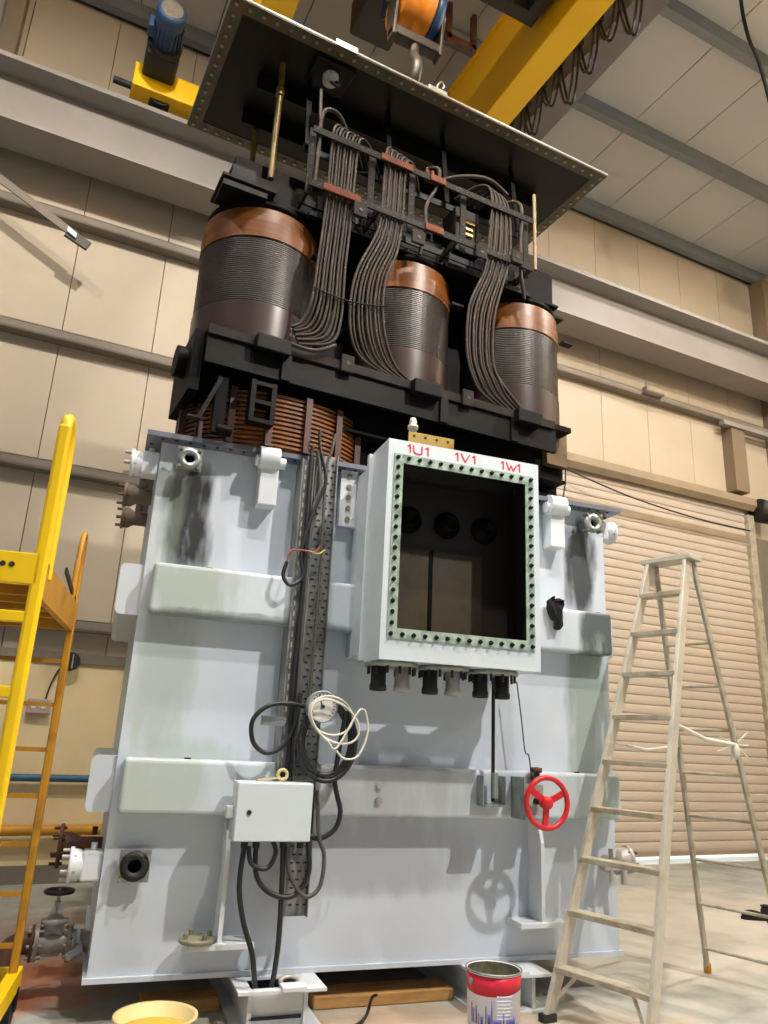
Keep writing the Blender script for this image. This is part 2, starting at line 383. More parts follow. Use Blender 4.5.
# roller door
dr = thing('door_1', 'beige corrugated roller shutter door, closed almost to the floor', None, 'W', (D0, 8.3, 0), kind='structure')
prof = [(0.0, 0.0), (-0.016, 0.01), (-0.022, 0.035), (-0.023, 0.07), (-0.018, 0.108), (-0.004, 0.124), (0.0, 0.13), (0.012, 0.13), (0.012, 0.0)]
sl = MB().prism([(8.3 + a, b) for a, b in prof], 'x', D0, D1)
slat = part('slat', sl, 'door_slat_paint', dr)
NS = 42
slat.location = (0, 0, 0.14)
for k in range(1, NS): child_copy(slat, dr, (0, 0, 0.14 + 0.13 * k))
part('bottom_rail', MB().box(D0, D1, 8.27, 8.32, 0.09, 0.15), 'door_hood_steel', dr, 0.006)
part('guide', MB().box(D1 - 0.02, D1 + 0.13, 8.2, 8.34, 0, 5.35), 'aluminium_dull', dr, 0.01)
part('guide', MB().box(D0 - 0.1, D0 + 0.02, 8.2, 8.34, 0, 5.35), 'aluminium_dull', dr, 0.01)
part('hood', MB().prism([(8.35, 5.5), (8.2, 5.42), (8.12, 5.5), (8.12, 5.62), (8.35, 5.7)], 'x', D0 - 0.1, D1 + 0.25), 'door_hood_steel', dr)
part('dirty_slat', MB().box(D0, D1, 8.262, 8.275, 4.87, 4.985), 'door_hood_steel', dr, label='dirt darkened slat near the top of the door')
part('roller_end', MB().lathe([(0, 0), (0.2, 0), (0.2, 0.25), (0, 0.25)], (D1 + 0.13, 8.1, 5.42), (1, 0, 0), 20), 'steel_dark', dr, label='dark roller drum end')

# ================================================================== overhead crane
FY0 = 7.6
rb = thing('crane_runway_beam', 'long beige steel crane runway beam crossing the back wall', 'beam', 'W', (3, 7.78, 7.55))
part('bottom_flange', MB().box(-4, 11.7, 7.6, 8.1, 7.55, 7.58), 'beam_paint', rb)
part('web', MB().box(-4, 11.7, 7.84, 7.86, 7.58, 8.28), 'beam_paint', rb)
part('top_flange', MB().box(-4, 11.7, 7.56, 8.1, 8.28, 8.34), 'beam_paint', rb)
part('rail', MB().box(-4, 11.7, 7.75, 7.81, 8.34, 8.42), 'door_hood_steel', rb)
for x in (-0.55, 1.7, 4.2, 6.9, 9.6):
    part('rail_clip', MB().box(x + 0.9, x + 0.98, 7.64, 7.74, 8.34, 8.38), 'steel_dark', rb)
    part('wall_bracket', MB().box(x, x + 0.12, 7.87, 8.34, 8.0, 8.27), 'beam_paint', rb)
br = thing('knee_brace', 'thin grey brace bar slanting down from the crane beam at the far left', 'brace', 'W', (-0.99, 7.9, 7.02))
part('bar', MB().bar((-1.6, 7.95, 7.35), (-0.16, 7.9, 6.6), 0.02, 0.09), 'girt_steel', br)
part('end_plate', MB().obox((-0.13, 7.9, 6.56), (0.12, 0, -0.05), (0, 0.02, 0), (0.02, 0, 0.05)), 'steel_dark', br)
part('cleat', MB().obox((-0.2, 7.86, 6.6), (0.05, 0, -0.03), (0, 0.01, 0), (0.0, 0, 0.03)), 'white_paint', br)

# bridge: girders, end carriage and drive
cr = thing('bridge_crane', 'yellow double girder bridge crane overhead', 'crane', 'W', (2.7, 7.6, 8.45))
def girder(x0, x1, y0, y1):
    g = part('girder', MB().box(x0, x1, y0, y1, 8.6, 9.7), 'crane_yellow', cr, 0.012)
    part('girder_lip', MB().box(x0 - 0.03, x1 + 0.03, y0, y1, 9.7, 9.73), 'crane_yellow', g)
girder(3.955, 4.29, -6.0, 7.55)
girder(1.15, 1.5, -6.0, 7.55)
ec = part('end_carriage', MB().box(0.12, 5.3, 7.45, 7.74, 8.46, 8.78), 'crane_yellow', cr, 0.012)
part('buffer', MB().cyl((0.12, 7.6, 8.55), (-0.08, 7.6, 8.55), 0.04, 12), 'rubber', ec)
for x in (0.45, 4.95): part('wheel', MB().cyl((x, 7.56, 8.57), (x, 7.7, 8.57), 0.16, 20), 'steel_dark', ec)
dm = part('drive_gearbox', MB().box(0.2, 0.56, 7.1, 7.5, 8.62, 8.98), 'machine_black', cr, 0.04)
part('drive_flange', MB().cyl((0.38, 7.12, 8.8), (0.38, 7.05, 8.8), 0.19, 24), 'machine_black', dm)
mo = part('drive_motor', MB().cyl((0.38, 7.05, 8.8), (0.37, 6.72, 8.8), 0.145, 24), 'motor_blue', cr)
fins = MB()
for k in range(20):
    t = 2 * math.pi * k / 20; fins.obox((0.38 + 0.15 * math.cos(t), 6.92, 8.8 + 0.15 * math.sin(t)), (0.012 * math.cos(t), 0, 0.012 * math.sin(t)), (0, 0.11, 0), (-0.004 * math.sin(t), 0, 0.004 * math.cos(t)))
part('cooling_fins', fins, 'motor_blue', mo, kind='stuff')
part('fan_cowl', MB().lathe([(0.152, 0), (0.156, 0.09), (0.13, 0.12), (0.1, 0.125)], (0.37, 6.74, 8.8), (0, -1, 0), 24), 'motor_blue', mo)
part('fan_grille', MB().cyl((0.37, 6.62, 8.8), (0.37, 6.612, 8.8), 0.115, 24), 'bolt_steel', mo)
part('motor_terminal', MB().box(0.17, 0.26, 6.86, 7.02, 8.74, 8.9), 'motor_blue', mo, 0.01)
# festoon cable loops between the yellow girder and the rafter
ft = thing('festoon_cable', 'dark cable hanging in loops beside the yellow girder', 'cable', 'W', (4.62, 5.2, 9.4))
part('track', MB().box(4.72, 4.76, 2.5, 7.3, 9.42, 9.47), 'purlin_steel', ft)
part('bracket', MB().box(4.29, 4.74, 7.1, 7.16, 9.42, 9.5).box(4.29, 4.74, 3.0, 3.06, 9.42, 9.5), 'steel_dark', ft)
y = 3.9; k = 0
while y < 7.0:
    w = 0.34; dp = 0.62 + 0.16 * math.sin(k * 2.1)
    for dx in (-0.05, 0.02):
        pts = [(4.74 + dx, y + w * t, 9.4 - dp * (1 - (2 * t - 1) ** 2) - 0.06 * abs(dx) * 10 * (1 - (2 * t - 1) ** 2)) for t in [i / 12 for i in range(13)]]
        part('loop', MB().tube(pts, 0.016, 6), 'cable_black', ft)
    part('cable_trolley', MB().box(4.69, 4.79, y - 0.05, y + 0.05, 9.33, 9.44), 'steel_dark', ft, 0.008)
    y += w; k += 1
# hoist trolley
tr = thing('hoist_trolley', 'dark hoist trolley frame between the crane girders', 'hoist', 'W', (2.7, 5.0, 9.0))
part('frame', MB().box(1.55, 3.9, 3.0, 3.14, 8.9, 9.2).box(1.55, 3.9, 4.9, 5.05, 8.9, 9.2).box(1.55, 1.7, 3.14, 4.9, 8.9, 9.2).box(3.75, 3.9, 3.14, 4.9, 8.9, 9.2), 'trolley_brown', tr, 0.01)
part('cover_box', MB().box(2.14, 2.62, 5.05, 5.95, 8.76, 9.2), 'trolley_brown', tr, 0.02)
part('hoist_motor', MB().cyl((2.3, 5.3, 8.62), (2.6, 5.3, 8.62), 0.17, 24), 'motor_blue', tr)
part('rope_drum', MB().lathe([(0.24, 0), (0.26, 0.02), (0.22, 0.06)] + [(0.22 + 0.008 * (i % 2), 0.06 + i * 0.02) for i in range(40)] + [(0.22, 0.86), (0.26, 0.9), (0.24, 0.92)], (2.8, 4.3, 9.05), (1, 0, 0), 24), 'machine_black', tr)
part('gearbox', MB().box(3.0, 3.5, 4.3, 4.85, 8.75, 9.2), 'machine_black', tr, 0.04)
part('hanging_bracket', MB().box(2.95, 3.0, 5.2, 5.26, 8.4, 8.9).box(2.7, 3.3, 5.2, 5.26, 8.42, 8.48).box(3.25, 3.3, 5.2, 5.26, 8.4, 8.9), 'rusty', tr)
# hook block
hb = thing('hook_block', 'orange hook block with steel hook above the transformer cover', 'hook', 'H', (2.25, 4.6, 7.2))
part('sheave_drum', MB().lathe([(0.08, 0), (0.24, 0.0), (0.26, 0.02), (0.22, 0.06), (0.22, 0.13), (0.25, 0.15), (0.22, 0.17), (0.22, 0.24), (0.26, 0.28), (0.24, 0.3), (0.08, 0.3)], (2.08, 4.6, 7.74), (1, 0, 0), 32), 'orange_paint', hb)
part('blue_sheave', MB().lathe([(0.05, 0), (0.22, 0), (0.24, 0.02), (0.22, 0.08), (0.05, 0.08)], (2.39, 4.6, 7.72), (1, 0, 0), 28), 'motor_blue', hb)
for x in (2.03, 2.49):
    part('side_plate', MB().prism([(4.54, 7.28), (4.66, 7.28), (4.7, 7.6), (4.66, 7.92), (4.54, 7.92), (4.5, 7.6)], 'x', x, x + 0.03), 'hook_steel', hb, 0.008)
part('crosshead', MB().box(2.03, 2.52, 4.54, 4.66, 7.3, 7.4), 'hook_steel', hb, 0.02)
part('axle', MB().cyl((1.98, 4.6, 7.74), (2.56, 4.6, 7.74), 0.045, 16), 'bolt_steel', hb)
hk = [(2.27, 4.6, 7.34), (2.27, 4.6, 7.2), (2.26, 4.54, 7.1), (2.25, 4.48, 6.98), (2.25, 4.51, 6.86), (2.26, 4.6, 6.81), (2.27, 4.69, 6.86), (2.28, 4.73, 6.97)]
part('hook', MB().tube(catmull(hk, 6), 0.045, 12), 'hook_steel', hb)
for x in (2.12, 2.2, 2.3, 2.43): part('hoist_rope', MB().cyl((x, 4.37, 7.75), (x + 0.6, 4.2, 8.85), 0.012, 8), 'wire_white', hb)
for sx in (-1, 1):
    for sy in (-1, 1):
        lug = FR['A'] @ Vector((sx * 0.7, sy * 0.42, 0.1))
        sg = solo('lifting_sling', MB().tube([tuple(FR['H'] @ Vector((2.26, 4.6, 6.75))), tuple(lug)], 0.018, 8), 'steel_dark', 'dark lifting sling from the hook to the %s %s corner of the cover' % ('right' if sx > 0 else 'left', 'front' if sy < 0 else 'rear'), 'sling', 'W', (2.26, 4.6, 6.75), 'slings under the hook')
# rope hanging from the roof at the top right
solo('roof_rope', MB().tube(catmull([(6.6, 4.45, 10.37), (6.68, 4.5, 10.1), (6.74, 4.5, 9.75), (6.86, 4.5, 9.5), (6.95, 4.5, 9.1), (7.0, 4.5, 8.7)], 6), 0.022, 8), 'rubber', 'black cable dangling from the roof panels at the upper right', 'cable', 'W', (6.6, 4.45, 10.37))

# ================================================================== transformer tank (frame T)
TW, TD, TH = 3.06, 1.6, 2.80
tk = thing('transformer_tank', 'big pale grey steel transformer tank standing open on skid beams', 'tank', 'T')
part('front_plate', MB().box(0, TW, 0, 0.02, 0, TH), 'tank_paint', tk)
part('left_plate', MB().box(0, 0.02, 0.02, TD, 0, TH), 'tank_paint', tk)
part('right_plate', MB().box(TW - 0.02, TW, 0.02, TD, 0, TH), 'tank_paint', tk)
part('back_plate', MB().box(0.02, TW - 0.02, TD - 0.02, TD, 0, TH), 'tank_paint', tk)
part('base_plate', MB().box(-0.02, TW + 0.02, -0.02, TD + 0.02, -0.012, 0.012), 'tank_paint', tk)
fl = part('top_flange', MB().box(-0.09, TW + 0.09, -0.1, 0.02, 2.79, 2.82).box(-0.09, TW + 0.09, TD - 0.02, TD + 0.1, 2.79, 2.82).box(-0.09, 0.02, 0.02, TD - 0.02, 2.79, 2.82).box(TW - 0.02, TW + 0.09, 0.02, TD - 0.02, 2.79, 2.82), 'flange_paint', tk)
bl = MB()
for i in range(40): bl.cyl((0.0 + i * TW / 39, -0.065, 2.785), (0.0 + i * TW / 39, -0.065, 2.792), 0.011, 6)
for i in range(18):
    for x in (-0.06, TW + 0.06): bl.cyl((x, 0.05 + i * 0.09, 2.785), (x, 0.05 + i * 0.09, 2.792), 0.011, 6)
part('flange_holes', bl, 'steel_dark', fl, kind='stuff')
for z0, z1, x0, x1 in ((1.775, 2.055, 0.045, 3.02), (0.76, 1.03, 0.03, 3.035)):
    part('front_rib', MB().box(x0, x1, -0.12, 0.0, z0, z1), 'rib_paint', tk, 0.022, seg=3)
    def rounded(xa, xb, sgn, r=0.03):
        pts = [(xa, z0 - 0.005)]
        for k in range(5): a = R(90 * k / 4); pts.append((xb - sgn * r * (1 - math.sin(a)), z0 - 0.005 + r * (1 - math.cos(a))))
        for k in range(5): a = R(90 * k / 4); pts.append((xb - sgn * r * (1 - math.cos(a)), z1 - r * (1 - math.sin(a))))
        return pts + [(xa, z1)]
    part('side_rib', MB().prism(rounded(0.0, -0.125, -1), 'y', 0.02, TD - 0.1), 'side_paint', tk)
    part('side_rib', MB().prism(rounded(TW, TW + 0.06, 1), 'y', 0.02, TD - 0.1), 'side_paint', tk)
    for x in (0.35, 1.05, 2.95 if z0 > 1 else 2.75): part('rib_plug', MB().cyl((x, -0.06, z1 - 0.005), (x, -0.06, z1 + 0.008), 0.018, 10), 'steel_dark', tk)
for x, z in ((1.41, 0.93), (1.41, 0.85), (1.13, 0.93)): part('rib_bolt', MB().cyl((x, -0.135, z), (x, -0.115, z), 0.02, 10), 'valve_grey', tk)
# lifting bollards
for x in (0.63, 2.62):
    lg = part('lifting_bollard', MB().box(x - 0.055, x + 0.055, -0.11, 0.0, 2.47, 2.72), 'white_paint', tk, 0.006)
    part('trunnion', MB().cyl((x - 0.07, -0.1, 2.76), (x + 0.05, -0.1, 2.76), 0.07, 20), 'white_paint', lg)
    part('trunnion_cap', MB().cyl((x - 0.09, -0.1, 2.74), (x + 0.09, -0.1, 2.74), 0.035, 14), 'white_paint', lg)
# pipe flanges facing front
def pipe_flange(x, z, y, r, square, m, hole='core_black'):
    p = part('pipe_flange', MB().lathe([(r * 0.45, -0.04), (r * 0.45, 0.012), (r * 0.98, 0.008), (r * 0.98, -0.02), (r * 0.62, -0.02), (r * 0.62, y)], (x, y, z), (0, -1, 0), 24), m, tk)
    if square:
        q, w_ = r * 0.46, r * 1.05
        part('flange_plate', MB().box(x - w_, x - q, y + 0.004, y + 0.02, z - w_, z + w_).box(x + q, x + w_, y + 0.004, y + 0.02, z - w_, z + w_).box(x - q, x + q, y + 0.004, y + 0.02, z - w_, z - q).box(x - q, x + q, y + 0.004, y + 0.02, z + q, z + w_), 'galvanised', p)
    part('bore', MB().cyl((x, y + 0.05, z), (x, y + 0.04, z), r * 0.6, 20), hole, p)
    b = MB()
    for sx in (-1, 1):
        for sz in (-1, 1): b.cyl((x + sx * r * 0.82, y - 0.02, z + sz * r * 0.82), (x + sx * r * 0.82, y + 0.035, z + sz * r * 0.82), 0.011, 8)
    part('flange_bolts', b, 'bolt_steel', p)
pipe_flange(0.16, 2.675, -0.12, 0.066, True, 'galvanised')
pipe_flange(0.15, 0.515, -0.07, 0.072, True, 'rubber')
pipe_flange(2.90, 2.675, -0.12, 0.068, False, 'galvanised')
# side valves: block, cone, round flange, studs
def side_valve(y, z, sx, m, block=True, reach=0.2, r=0.085):
    x0 = 0.0 if sx < 0 else TW
    p = part('radiator_valve', MB().lathe([(0.05, 0), (0.05, reach * 0.55), (0.075, reach * 0.8), (0.075, reach)], (x0, y, z), (sx, 0, 0), 18), m, tk)
    if block: part('valve_body', MB().box(min(x0, x0 + sx * 0.1), max(x0, x0 + sx * 0.1), y - 0.06, y + 0.06, z - 0.07, z + 0.07), m, p, 0.012)
    part('valve_flange', MB().lathe([(0.02, reach), (r, reach), (r, reach + 0.02), (0.045, reach + 0.02), (0.045, reach)], (x0, y, z), (sx, 0, 0), 20), m, p)
    part('valve_key', MB().cyl((x0 + sx * 0.05, y, z + 0.06), (x0 + sx * 0.05, y, z + 0.105), 0.016, 10), m, p)
    b = MB()
    for k in range(6):
        t = math.pi * k / 3 + 0.3; b.cyl((x0 + sx * (reach - 0.015), y + 0.8 * r * math.cos(t), z + 0.8 * r * math.sin(t)), (x0 + sx * (reach + 0.055), y + 0.8 * r * math.cos(t), z + 0.8 * r * math.sin(t)), 0.009, 8)
    part('studs', b, 'valve_grey' if m == 'white_paint' else 'rusty', p, kind='stuff')
side_valve(0.07, 2.66, -1, 'white_paint', True, 0.14)
side_valve(0.75, 2.66, -1, 'column_brown', False, 0.16)
side_valve(1.35, 2.66, -1, 'column_brown', False, 0.16)
side_valve(0.08, 0.5, -1, 'white_paint', True, 0.14)
side_valve(0.75, 0.5, -1, 'rusty', False, 0.22, 0.12)
side_valve(0.12, 2.7, 1, 'white_paint', True, 0.14)
side_valve(0.12, 0.5, 1, 'valve_grey', True, 0.16)
part('drain_cock', MB().cyl((2.98, -0.12, 0.5), (2.98, 0, 0.5), 0.05, 14).box(2.88, 3.03, -0.14, -0.1, 0.48, 0.52).cyl((2.93, -0.13, 0.42), (2.93, -0.13, 0.6), 0.014, 8).cyl((3.02, -0.13, 0.4), (3.02, -0.13, 0.52), 0.02, 8), 'valve_grey', tk)
# jacking brackets
for xp0, xp1, xg, z in ((0.44, 0.77, 0.585, 0.175), (2.285, 2.59, 2.43, 0.215)):
    j = part('jacking_bracket', MB().box(xp0, xp1, -0.17, 0, z - 0.03, z), 'white_paint', tk, 0.004)
    part('gusset', MB().prism([(0, z), (-0.15, z), (-0.15, z + 0.42), (-0.12, z + 0.5), (-0.02, z + 0.56), (0, z + 0.56)], 'x', xg, xg + 0.022), 'white_paint', j)
# mounting strips seen beside the terminal box
ms = part('mounting_strip', MB().box(1.09, 1.2, -0.05, 0, 2.42, 2.79), 'white_paint', tk, 0.004)
sb = MB()
for k in range(5): sb.cyl((1.145, -0.06, 2.47 + k * 0.07), (1.145, -0.05, 2.47 + k * 0.07), 0.016, 8)
part('strip_bolts', sb, 'bolt_steel', ms, kind='stuff')
part('box_bracket', MB().box(1.08, 1.3, -0.08, 0, 1.84, 1.9), 'white_paint', tk, 0.005)
# small blank flange left lying on the left bracket
bf = thing('blank_flange', 'round olive grey blank flange lying on the left bracket ledge', 'flange', 'T', (0.49, -0.12, 0.176))
part('disc', MB().lathe([(0, 0), (0.085, 0), (0.09, 0.006), (0.09, 0.018), (0.085, 0.022), (0, 0.022)], (0.49, -0.12, 0.176), (0, 0, 1), 28), 'olive_metal', bf)
b = MB()
for k in range(4): t = math.pi / 2 * k + 0.4; b.cyl((0.49 + 0.066 * math.cos(t), -0.12 + 0.066 * math.sin(t), 0.196), (0.49 + 0.066 * math.cos(t), -0.12 + 0.066 * math.sin(t), 0.222), 0.012, 8)
part('bolts', b, 'olive_metal', bf)

# ------------------------------------------------------------------ skid beams and timbers
def skid(x0, x1, label, cut):
    s = thing('skid_beam', label, 'beam', 'T', ((x0 + x1) / 2, 0.5, -0.2), 'skid beams under the tank')
    m = 'white_paint'
    if cut: top = MB().box(x0, x0 + 0.07, -0.27, 1.85, -0.027, -0.013).box(x1 - 0.11, x1, -0.27, 1.85, -0.027, -0.013).box(x0 + 0.07, x1 - 0.11, -0.27, -0.22, -0.027, -0.013).box(x0 + 0.07, x1 - 0.11, -0.04, 1.85, -0.027, -0.013)
    else: top = MB().box(x0, x1, -0.27, 1.85, -0.027, -0.013)
    part('top_plate', top, m, s)
    part('web', MB().box(x0 + 0.06, x0 + 0.08, -0.22, 1.85, -0.19, -0.027), m, s)
    part('web', MB().box(x1 - 0.1, x1 - 0.08, -0.22, 1.85, -0.19, -0.027), m, s)
    part('end_plate', MB().box(x0 + 0.08, x1 - 0.1, -0.2 if cut else -0.05, -0.185 if cut else -0.035, -0.19, -0.027), m, s)
    part('bottom_plate', MB().box(x0, x1, -0.25, 1.85, -0.2, -0.19), m, s)
    return s
s1 = skid(0.69, 1.13, 'pale grey skid beam end with a slot that two black cables run into', True)
part('pocket_floor', MB().box(0.76, 1.02, -0.22, -0.04, -0.15, -0.14), 'rubber', s1)
part('tie_ring', MB().tube([(0.96 + 0.045 * math.cos(t), -0.17 + 0.035 * math.sin(t), -0.005 + 0.012 * math.sin(t)) for t in [2 * math.pi * i / 16 for i in range(16)]], 0.012, 8, True), 'aluminium', s1)
part('tab', MB().box(0.9, 1.02, -0.3, -0.21, -0.013, 0.004), 'white_paint', s1)
s2 = skid(1.98, 2.42, 'pale grey skid beam end behind the paint bucket', False)
part('tab', MB().box(2.12, 2.26, -0.3, -0.2, -0.013, 0.012), 'white_paint', s2)
for yy, xa, xb, lab in ((0.02, 1.15, 1.96, 'timber plank lying between the two skid beams'), (0.1, 0.28, 0.67, 'short timber plank left of the left skid beam')):
    solo('timber_plank', MB().box(xa, xb, yy, yy + 0.2, -0.2, -0.14), 'timber', lab, 'plank', 'T', ((xa + xb) / 2, yy, -0.2), 'planks under the tank', bevel=0.006)
solo('bent_bar', MB().tube(catmull([(1.14, -0.3, -0.192), (1.25, -0.28, -0.192), (1.36, -0.2, -0.18), (1.4, -0.18, -0.1), (1.42, -0.2, -0.08)], 5), 0.008, 6), 'steel_dark', 'thin bent dark rod on the floor beside the left skid beam', 'rod', 'T', (1.2, -0.28, -0.2))

# ------------------------------------------------------------------ terminal box
bx0, bx1, by, bz0, bz1 = 1.228, 2.215, -0.53, 1.585, 2.848
tb = thing('terminal_box', 'white open cable terminal box marked 1U1 1V1 1W1 on the tank front', 'box', 'T', (1.72, -0.1, bz0))
ox0, ox1, oz0, oz1 = 1.31, 2.13, 1.745, 2.715
t = 0.012
face = MB().box(bx0, ox0, by, by + t, bz0, bz1).box(ox1, bx1, by, by + t, bz0, bz1).box(ox0, ox1, by, by + t, bz0, oz0).box(ox0, ox1, by, by + t, oz1, bz1)
part('front_face', face, 'box_paint', tb)
part('left_side', MB().box(bx0, bx0 + t, by + t, -0.26, bz0, bz1), 'box_paint', tb)
part('right_side', MB().box(bx1 - t, bx1, by + t, -0.26, bz0, bz1), 'box_paint', tb)
part('top_side', MB().box(bx0 + t, bx1 - t, by + t, -0.26, bz1 - t, bz1), 'box_paint', tb)
part('bottom_side', MB().box(bx0 + t, bx1 - t, by + t, -0.26, bz0, bz0 + t), 'box_paint', tb)
part('joint_flange', MB().box(bx0 - 0.035, bx0, -0.29, -0.25, bz0 + 0.01, bz1 - 0.02), 'box_paint', tb)
part('joint_flange', MB().box(bx1, bx1 + 0.02, -0.29, -0.25, bz0 + 0.01, bz1 - 0.02), 'box_paint', tb)
part('rear_housing', MB().box(bx0 - 0.03, bx0, -0.25, -0.02, bz0 + 0.04, bz1 - 0.1).box(bx1 - 0.012, bx1, -0.25, -0.02, bz0 + 0.04, bz1 - 0.1).box(bx0, bx1 - 0.012, -0.25, -0.02, bz1 - 0.12, bz1 - 0.1).box(bx0, bx1 - 0.012, -0.25, -0.02, bz0 + 0.04, bz0 + 0.06), 'box_paint', tb)
part('left_shade_sheet', MB().box(bx0 + t, bx0 + t + 0.004, by + t, -0.26, bz0 + t, bz1 - t), 'box_inside', tb)  # dark sheets added inside the box to stand in for its inner shade
part('right_shade_sheet', MB().box(bx1 - t - 0.004, bx1 - t, by + t, -0.26, bz0 + t, bz1 - t), 'box_inside', tb)
part('floor_shade_sheet', MB().box(bx0 + t, bx1 - t, by + t, -0.26, bz0 + t, bz0 + t + 0.004), 'box_inside', tb)
part('rear_shade_sheet', MB().box(bx1 - 0.018, bx1 - 0.0125, -0.26, -0.175, bz0 + 0.06, bz1 - 0.12).box(bx0, bx1 - 0.018, -0.26, -0.175, bz1 - 0.125, bz1 - 0.1205).box(bx0, bx1 - 0.018, -0.262, -0.2505, bz1 - 0.12, bz1 - t).box(bx1 - 0.02, bx1 - 0.0125, -0.262, -0.2505, bz0 + t, bz1 - 0.12), 'box_inside', tb)  # dark sheet added over the pale housing so the rear looks shaded
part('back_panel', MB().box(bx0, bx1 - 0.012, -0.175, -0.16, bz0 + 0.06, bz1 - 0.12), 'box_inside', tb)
part('dark_strip', MB().box(1.64, 1.665, -0.205, -0.18, bz0 + 0.06, 2.3), 'core_black', tb, label='dark upright strip between the boards')  # near-black strip filling the gap between the two boards
part('baffle', MB().box(1.25, 1.64, -0.2, -0.18, 1.66, 2.3), 'board_brown', tb, label='brown insulating board')
part('baffle', MB().box(1.665, 2.0, -0.2, -0.18, 1.66, 2.3), 'board_brown', tb, label='brown insulating board')
for x in (1.5, 1.76, 2.02):
    bu = part('bushing', MB().lathe([(0.0, 0.03), (0.035, 0.03), (0.035, 0), (0.055, 0), (0.055, 0.05), (0.085, 0.055), (0.085, 0.08)], (x, -0.255, 2.48), (0, 1, 0), 20), 'core_black', tb)
fr = part('gasket_frame', MB().box(ox0 - 0.045, ox0 + 0.01, by - 0.008, by, oz0 - 0.045, oz1 + 0.045).box(ox1 - 0.01, ox1 + 0.045, by - 0.008, by, oz0 - 0.045, oz1 + 0.045).box(ox0 + 0.01, ox1 - 0.01, by - 0.008, by, oz0 - 0.045, oz0 + 0.01).box(ox0 + 0.01, ox1 - 0.01, by - 0.008, by, oz1 - 0.01, oz1 + 0.045), 'gasket_green', tb)
sd = MB()
def stud(x, z): sd.cyl((x, by - 0.005, z), (x, by - 0.034, z - 0.003), 0.006, 6); sd.cyl((x, by - 0.008, z), (x, by - 0.016, z), 0.013, 6)
for i in range(14):
    x = ox0 - 0.025 + i * (ox1 - ox0 + 0.05) / 13; stud(x, oz1 + 0.022); stud(x, oz0 - 0.022)
for i in range(1, 17):
    z = oz0 - 0.022 + i * (oz1 - oz0 + 0.044) / 17; stud(ox0 - 0.022, z); stud(ox1 + 0.022, z)
part('studs', sd, 'strap_grey', fr, kind='stuff')
# handwritten phase marks
def strokes(lines, x, z, h, w):
    m = MB()
    for ln in lines:
        for a, b_ in zip(ln[:-1], ln[1:]):
            m.bar((x + a[0] * w, by - 0.0012, z + a[1] * h), (x + b_[0] * w, by - 0.0012, z + b_[1] * h), 0.002, 0.009, (0, 0, 1) if abs(a[0] - b_[0]) * w > abs(a[1] - b_[1]) * h else (1, 0, 0))
    return m
ONE = [[(0.0, 0.75), (0.1, 0.95), (0.13, 1.0), (0.13, 0.0)]]
def shift(g, d): return [[(p[0] + d, p[1]) for p in l] for l in g]
GU = [[(0, 1), (0, 0.25), (0.1, 0.03), (0.3, 0.0), (0.42, 0.12), (0.42, 1)]]
GV = [[(0, 1), (0.22, 0), (0.46, 1)]]
GW = [[(0, 1), (0.15, 0.0), (0.26, 0.65), (0.38, 0.0), (0.55, 0.7)]]
for g, x, z in ((GU, 1.345, 2.778), (GV, 1.65, 2.78), (GW, 1.955, 2.778)):
    part('phase_mark', strokes(ONE + shift(g, 0.3) + shift(ONE, 0.9), x, z, 0.052, 0.125), 'red_marker', tb, label='red handwritten phase mark')
# bottom entry plates with pipes
for x, ms_ in ((1.365, ('rubber', 'valve_grey')), (1.675, ('rubber', 'valve_grey')), (1.99, ('rubber', 'steel_dark'))):
    pl = part('entry_plate', MB().lathe([(0.0, 0), (0.14, 0), (0.15, -0.008), (0.15, -0.025), (0.0, -0.025)], (x, -0.36, bz0), (0, 0, 1), 28), 'galvanised', tb)
    b = MB()
    for k in range(12): a = math.pi * k / 6; b.cyl((x + 0.13 * math.cos(a), -0.36 + 0.13 * math.sin(a), bz0 - 0.02), (x + 0.13 * math.cos(a), -0.36 + 0.13 * math.sin(a), bz0 - 0.065), 0.008, 6)
    part('plate_bolts', b, 'steel_dark', pl, kind='stuff')
    for dx, dy, mm in ((-0.075, -0.0, ms_[0]), (0.065, 0.0, ms_[1])):
        part('cable_gland', MB().lathe([(0.0, 0), (0.042, 0), (0.042, -0.09), (0.047, -0.1), (0.047, -0.125), (0.04, -0.13), (0.034, -0.13), (0.034, -0.06), (0.0, -0.06)], (x + dx, -0.36 + dy, bz0 - 0.025), (0, 0, 1), 18), mm, pl)
# brass plate and nozzle on top of the box
bp = thing('brass_bracket', 'drilled brass bracket with a small nozzle on top of the terminal box', 'bracket', 'T', (1.5, -0.5, bz1))
part('plate', MB().box(1.355, 1.65, -0.51, -0.5, bz1, bz1 + 0.075), 'brass', bp, 0.003)
part('foot', MB().box(1.355, 1.65, -0.5, -0.44, bz1, bz1 + 0.01), 'brass', bp)
h = MB()
for k in range(4): h.cyl((1.39 + k * 0.073, -0.512, bz1 + 0.05), (1.39 + k * 0.073, -0.509, bz1 + 0.05), 0.009, 8)
part('holes', h, 'rubber', bp, kind='stuff')
part('nozzle', MB().lathe([(0, 0), (0.022, 0), (0.022, 0.1), (0.032, 0.105), (0.032, 0.125), (0.018, 0.13), (0.024, 0.15), (0.016, 0.175), (0, 0.175)], (1.4, -0.46, bz1 + 0.01), (0, 0, 1), 14), 'valve_grey', bp)
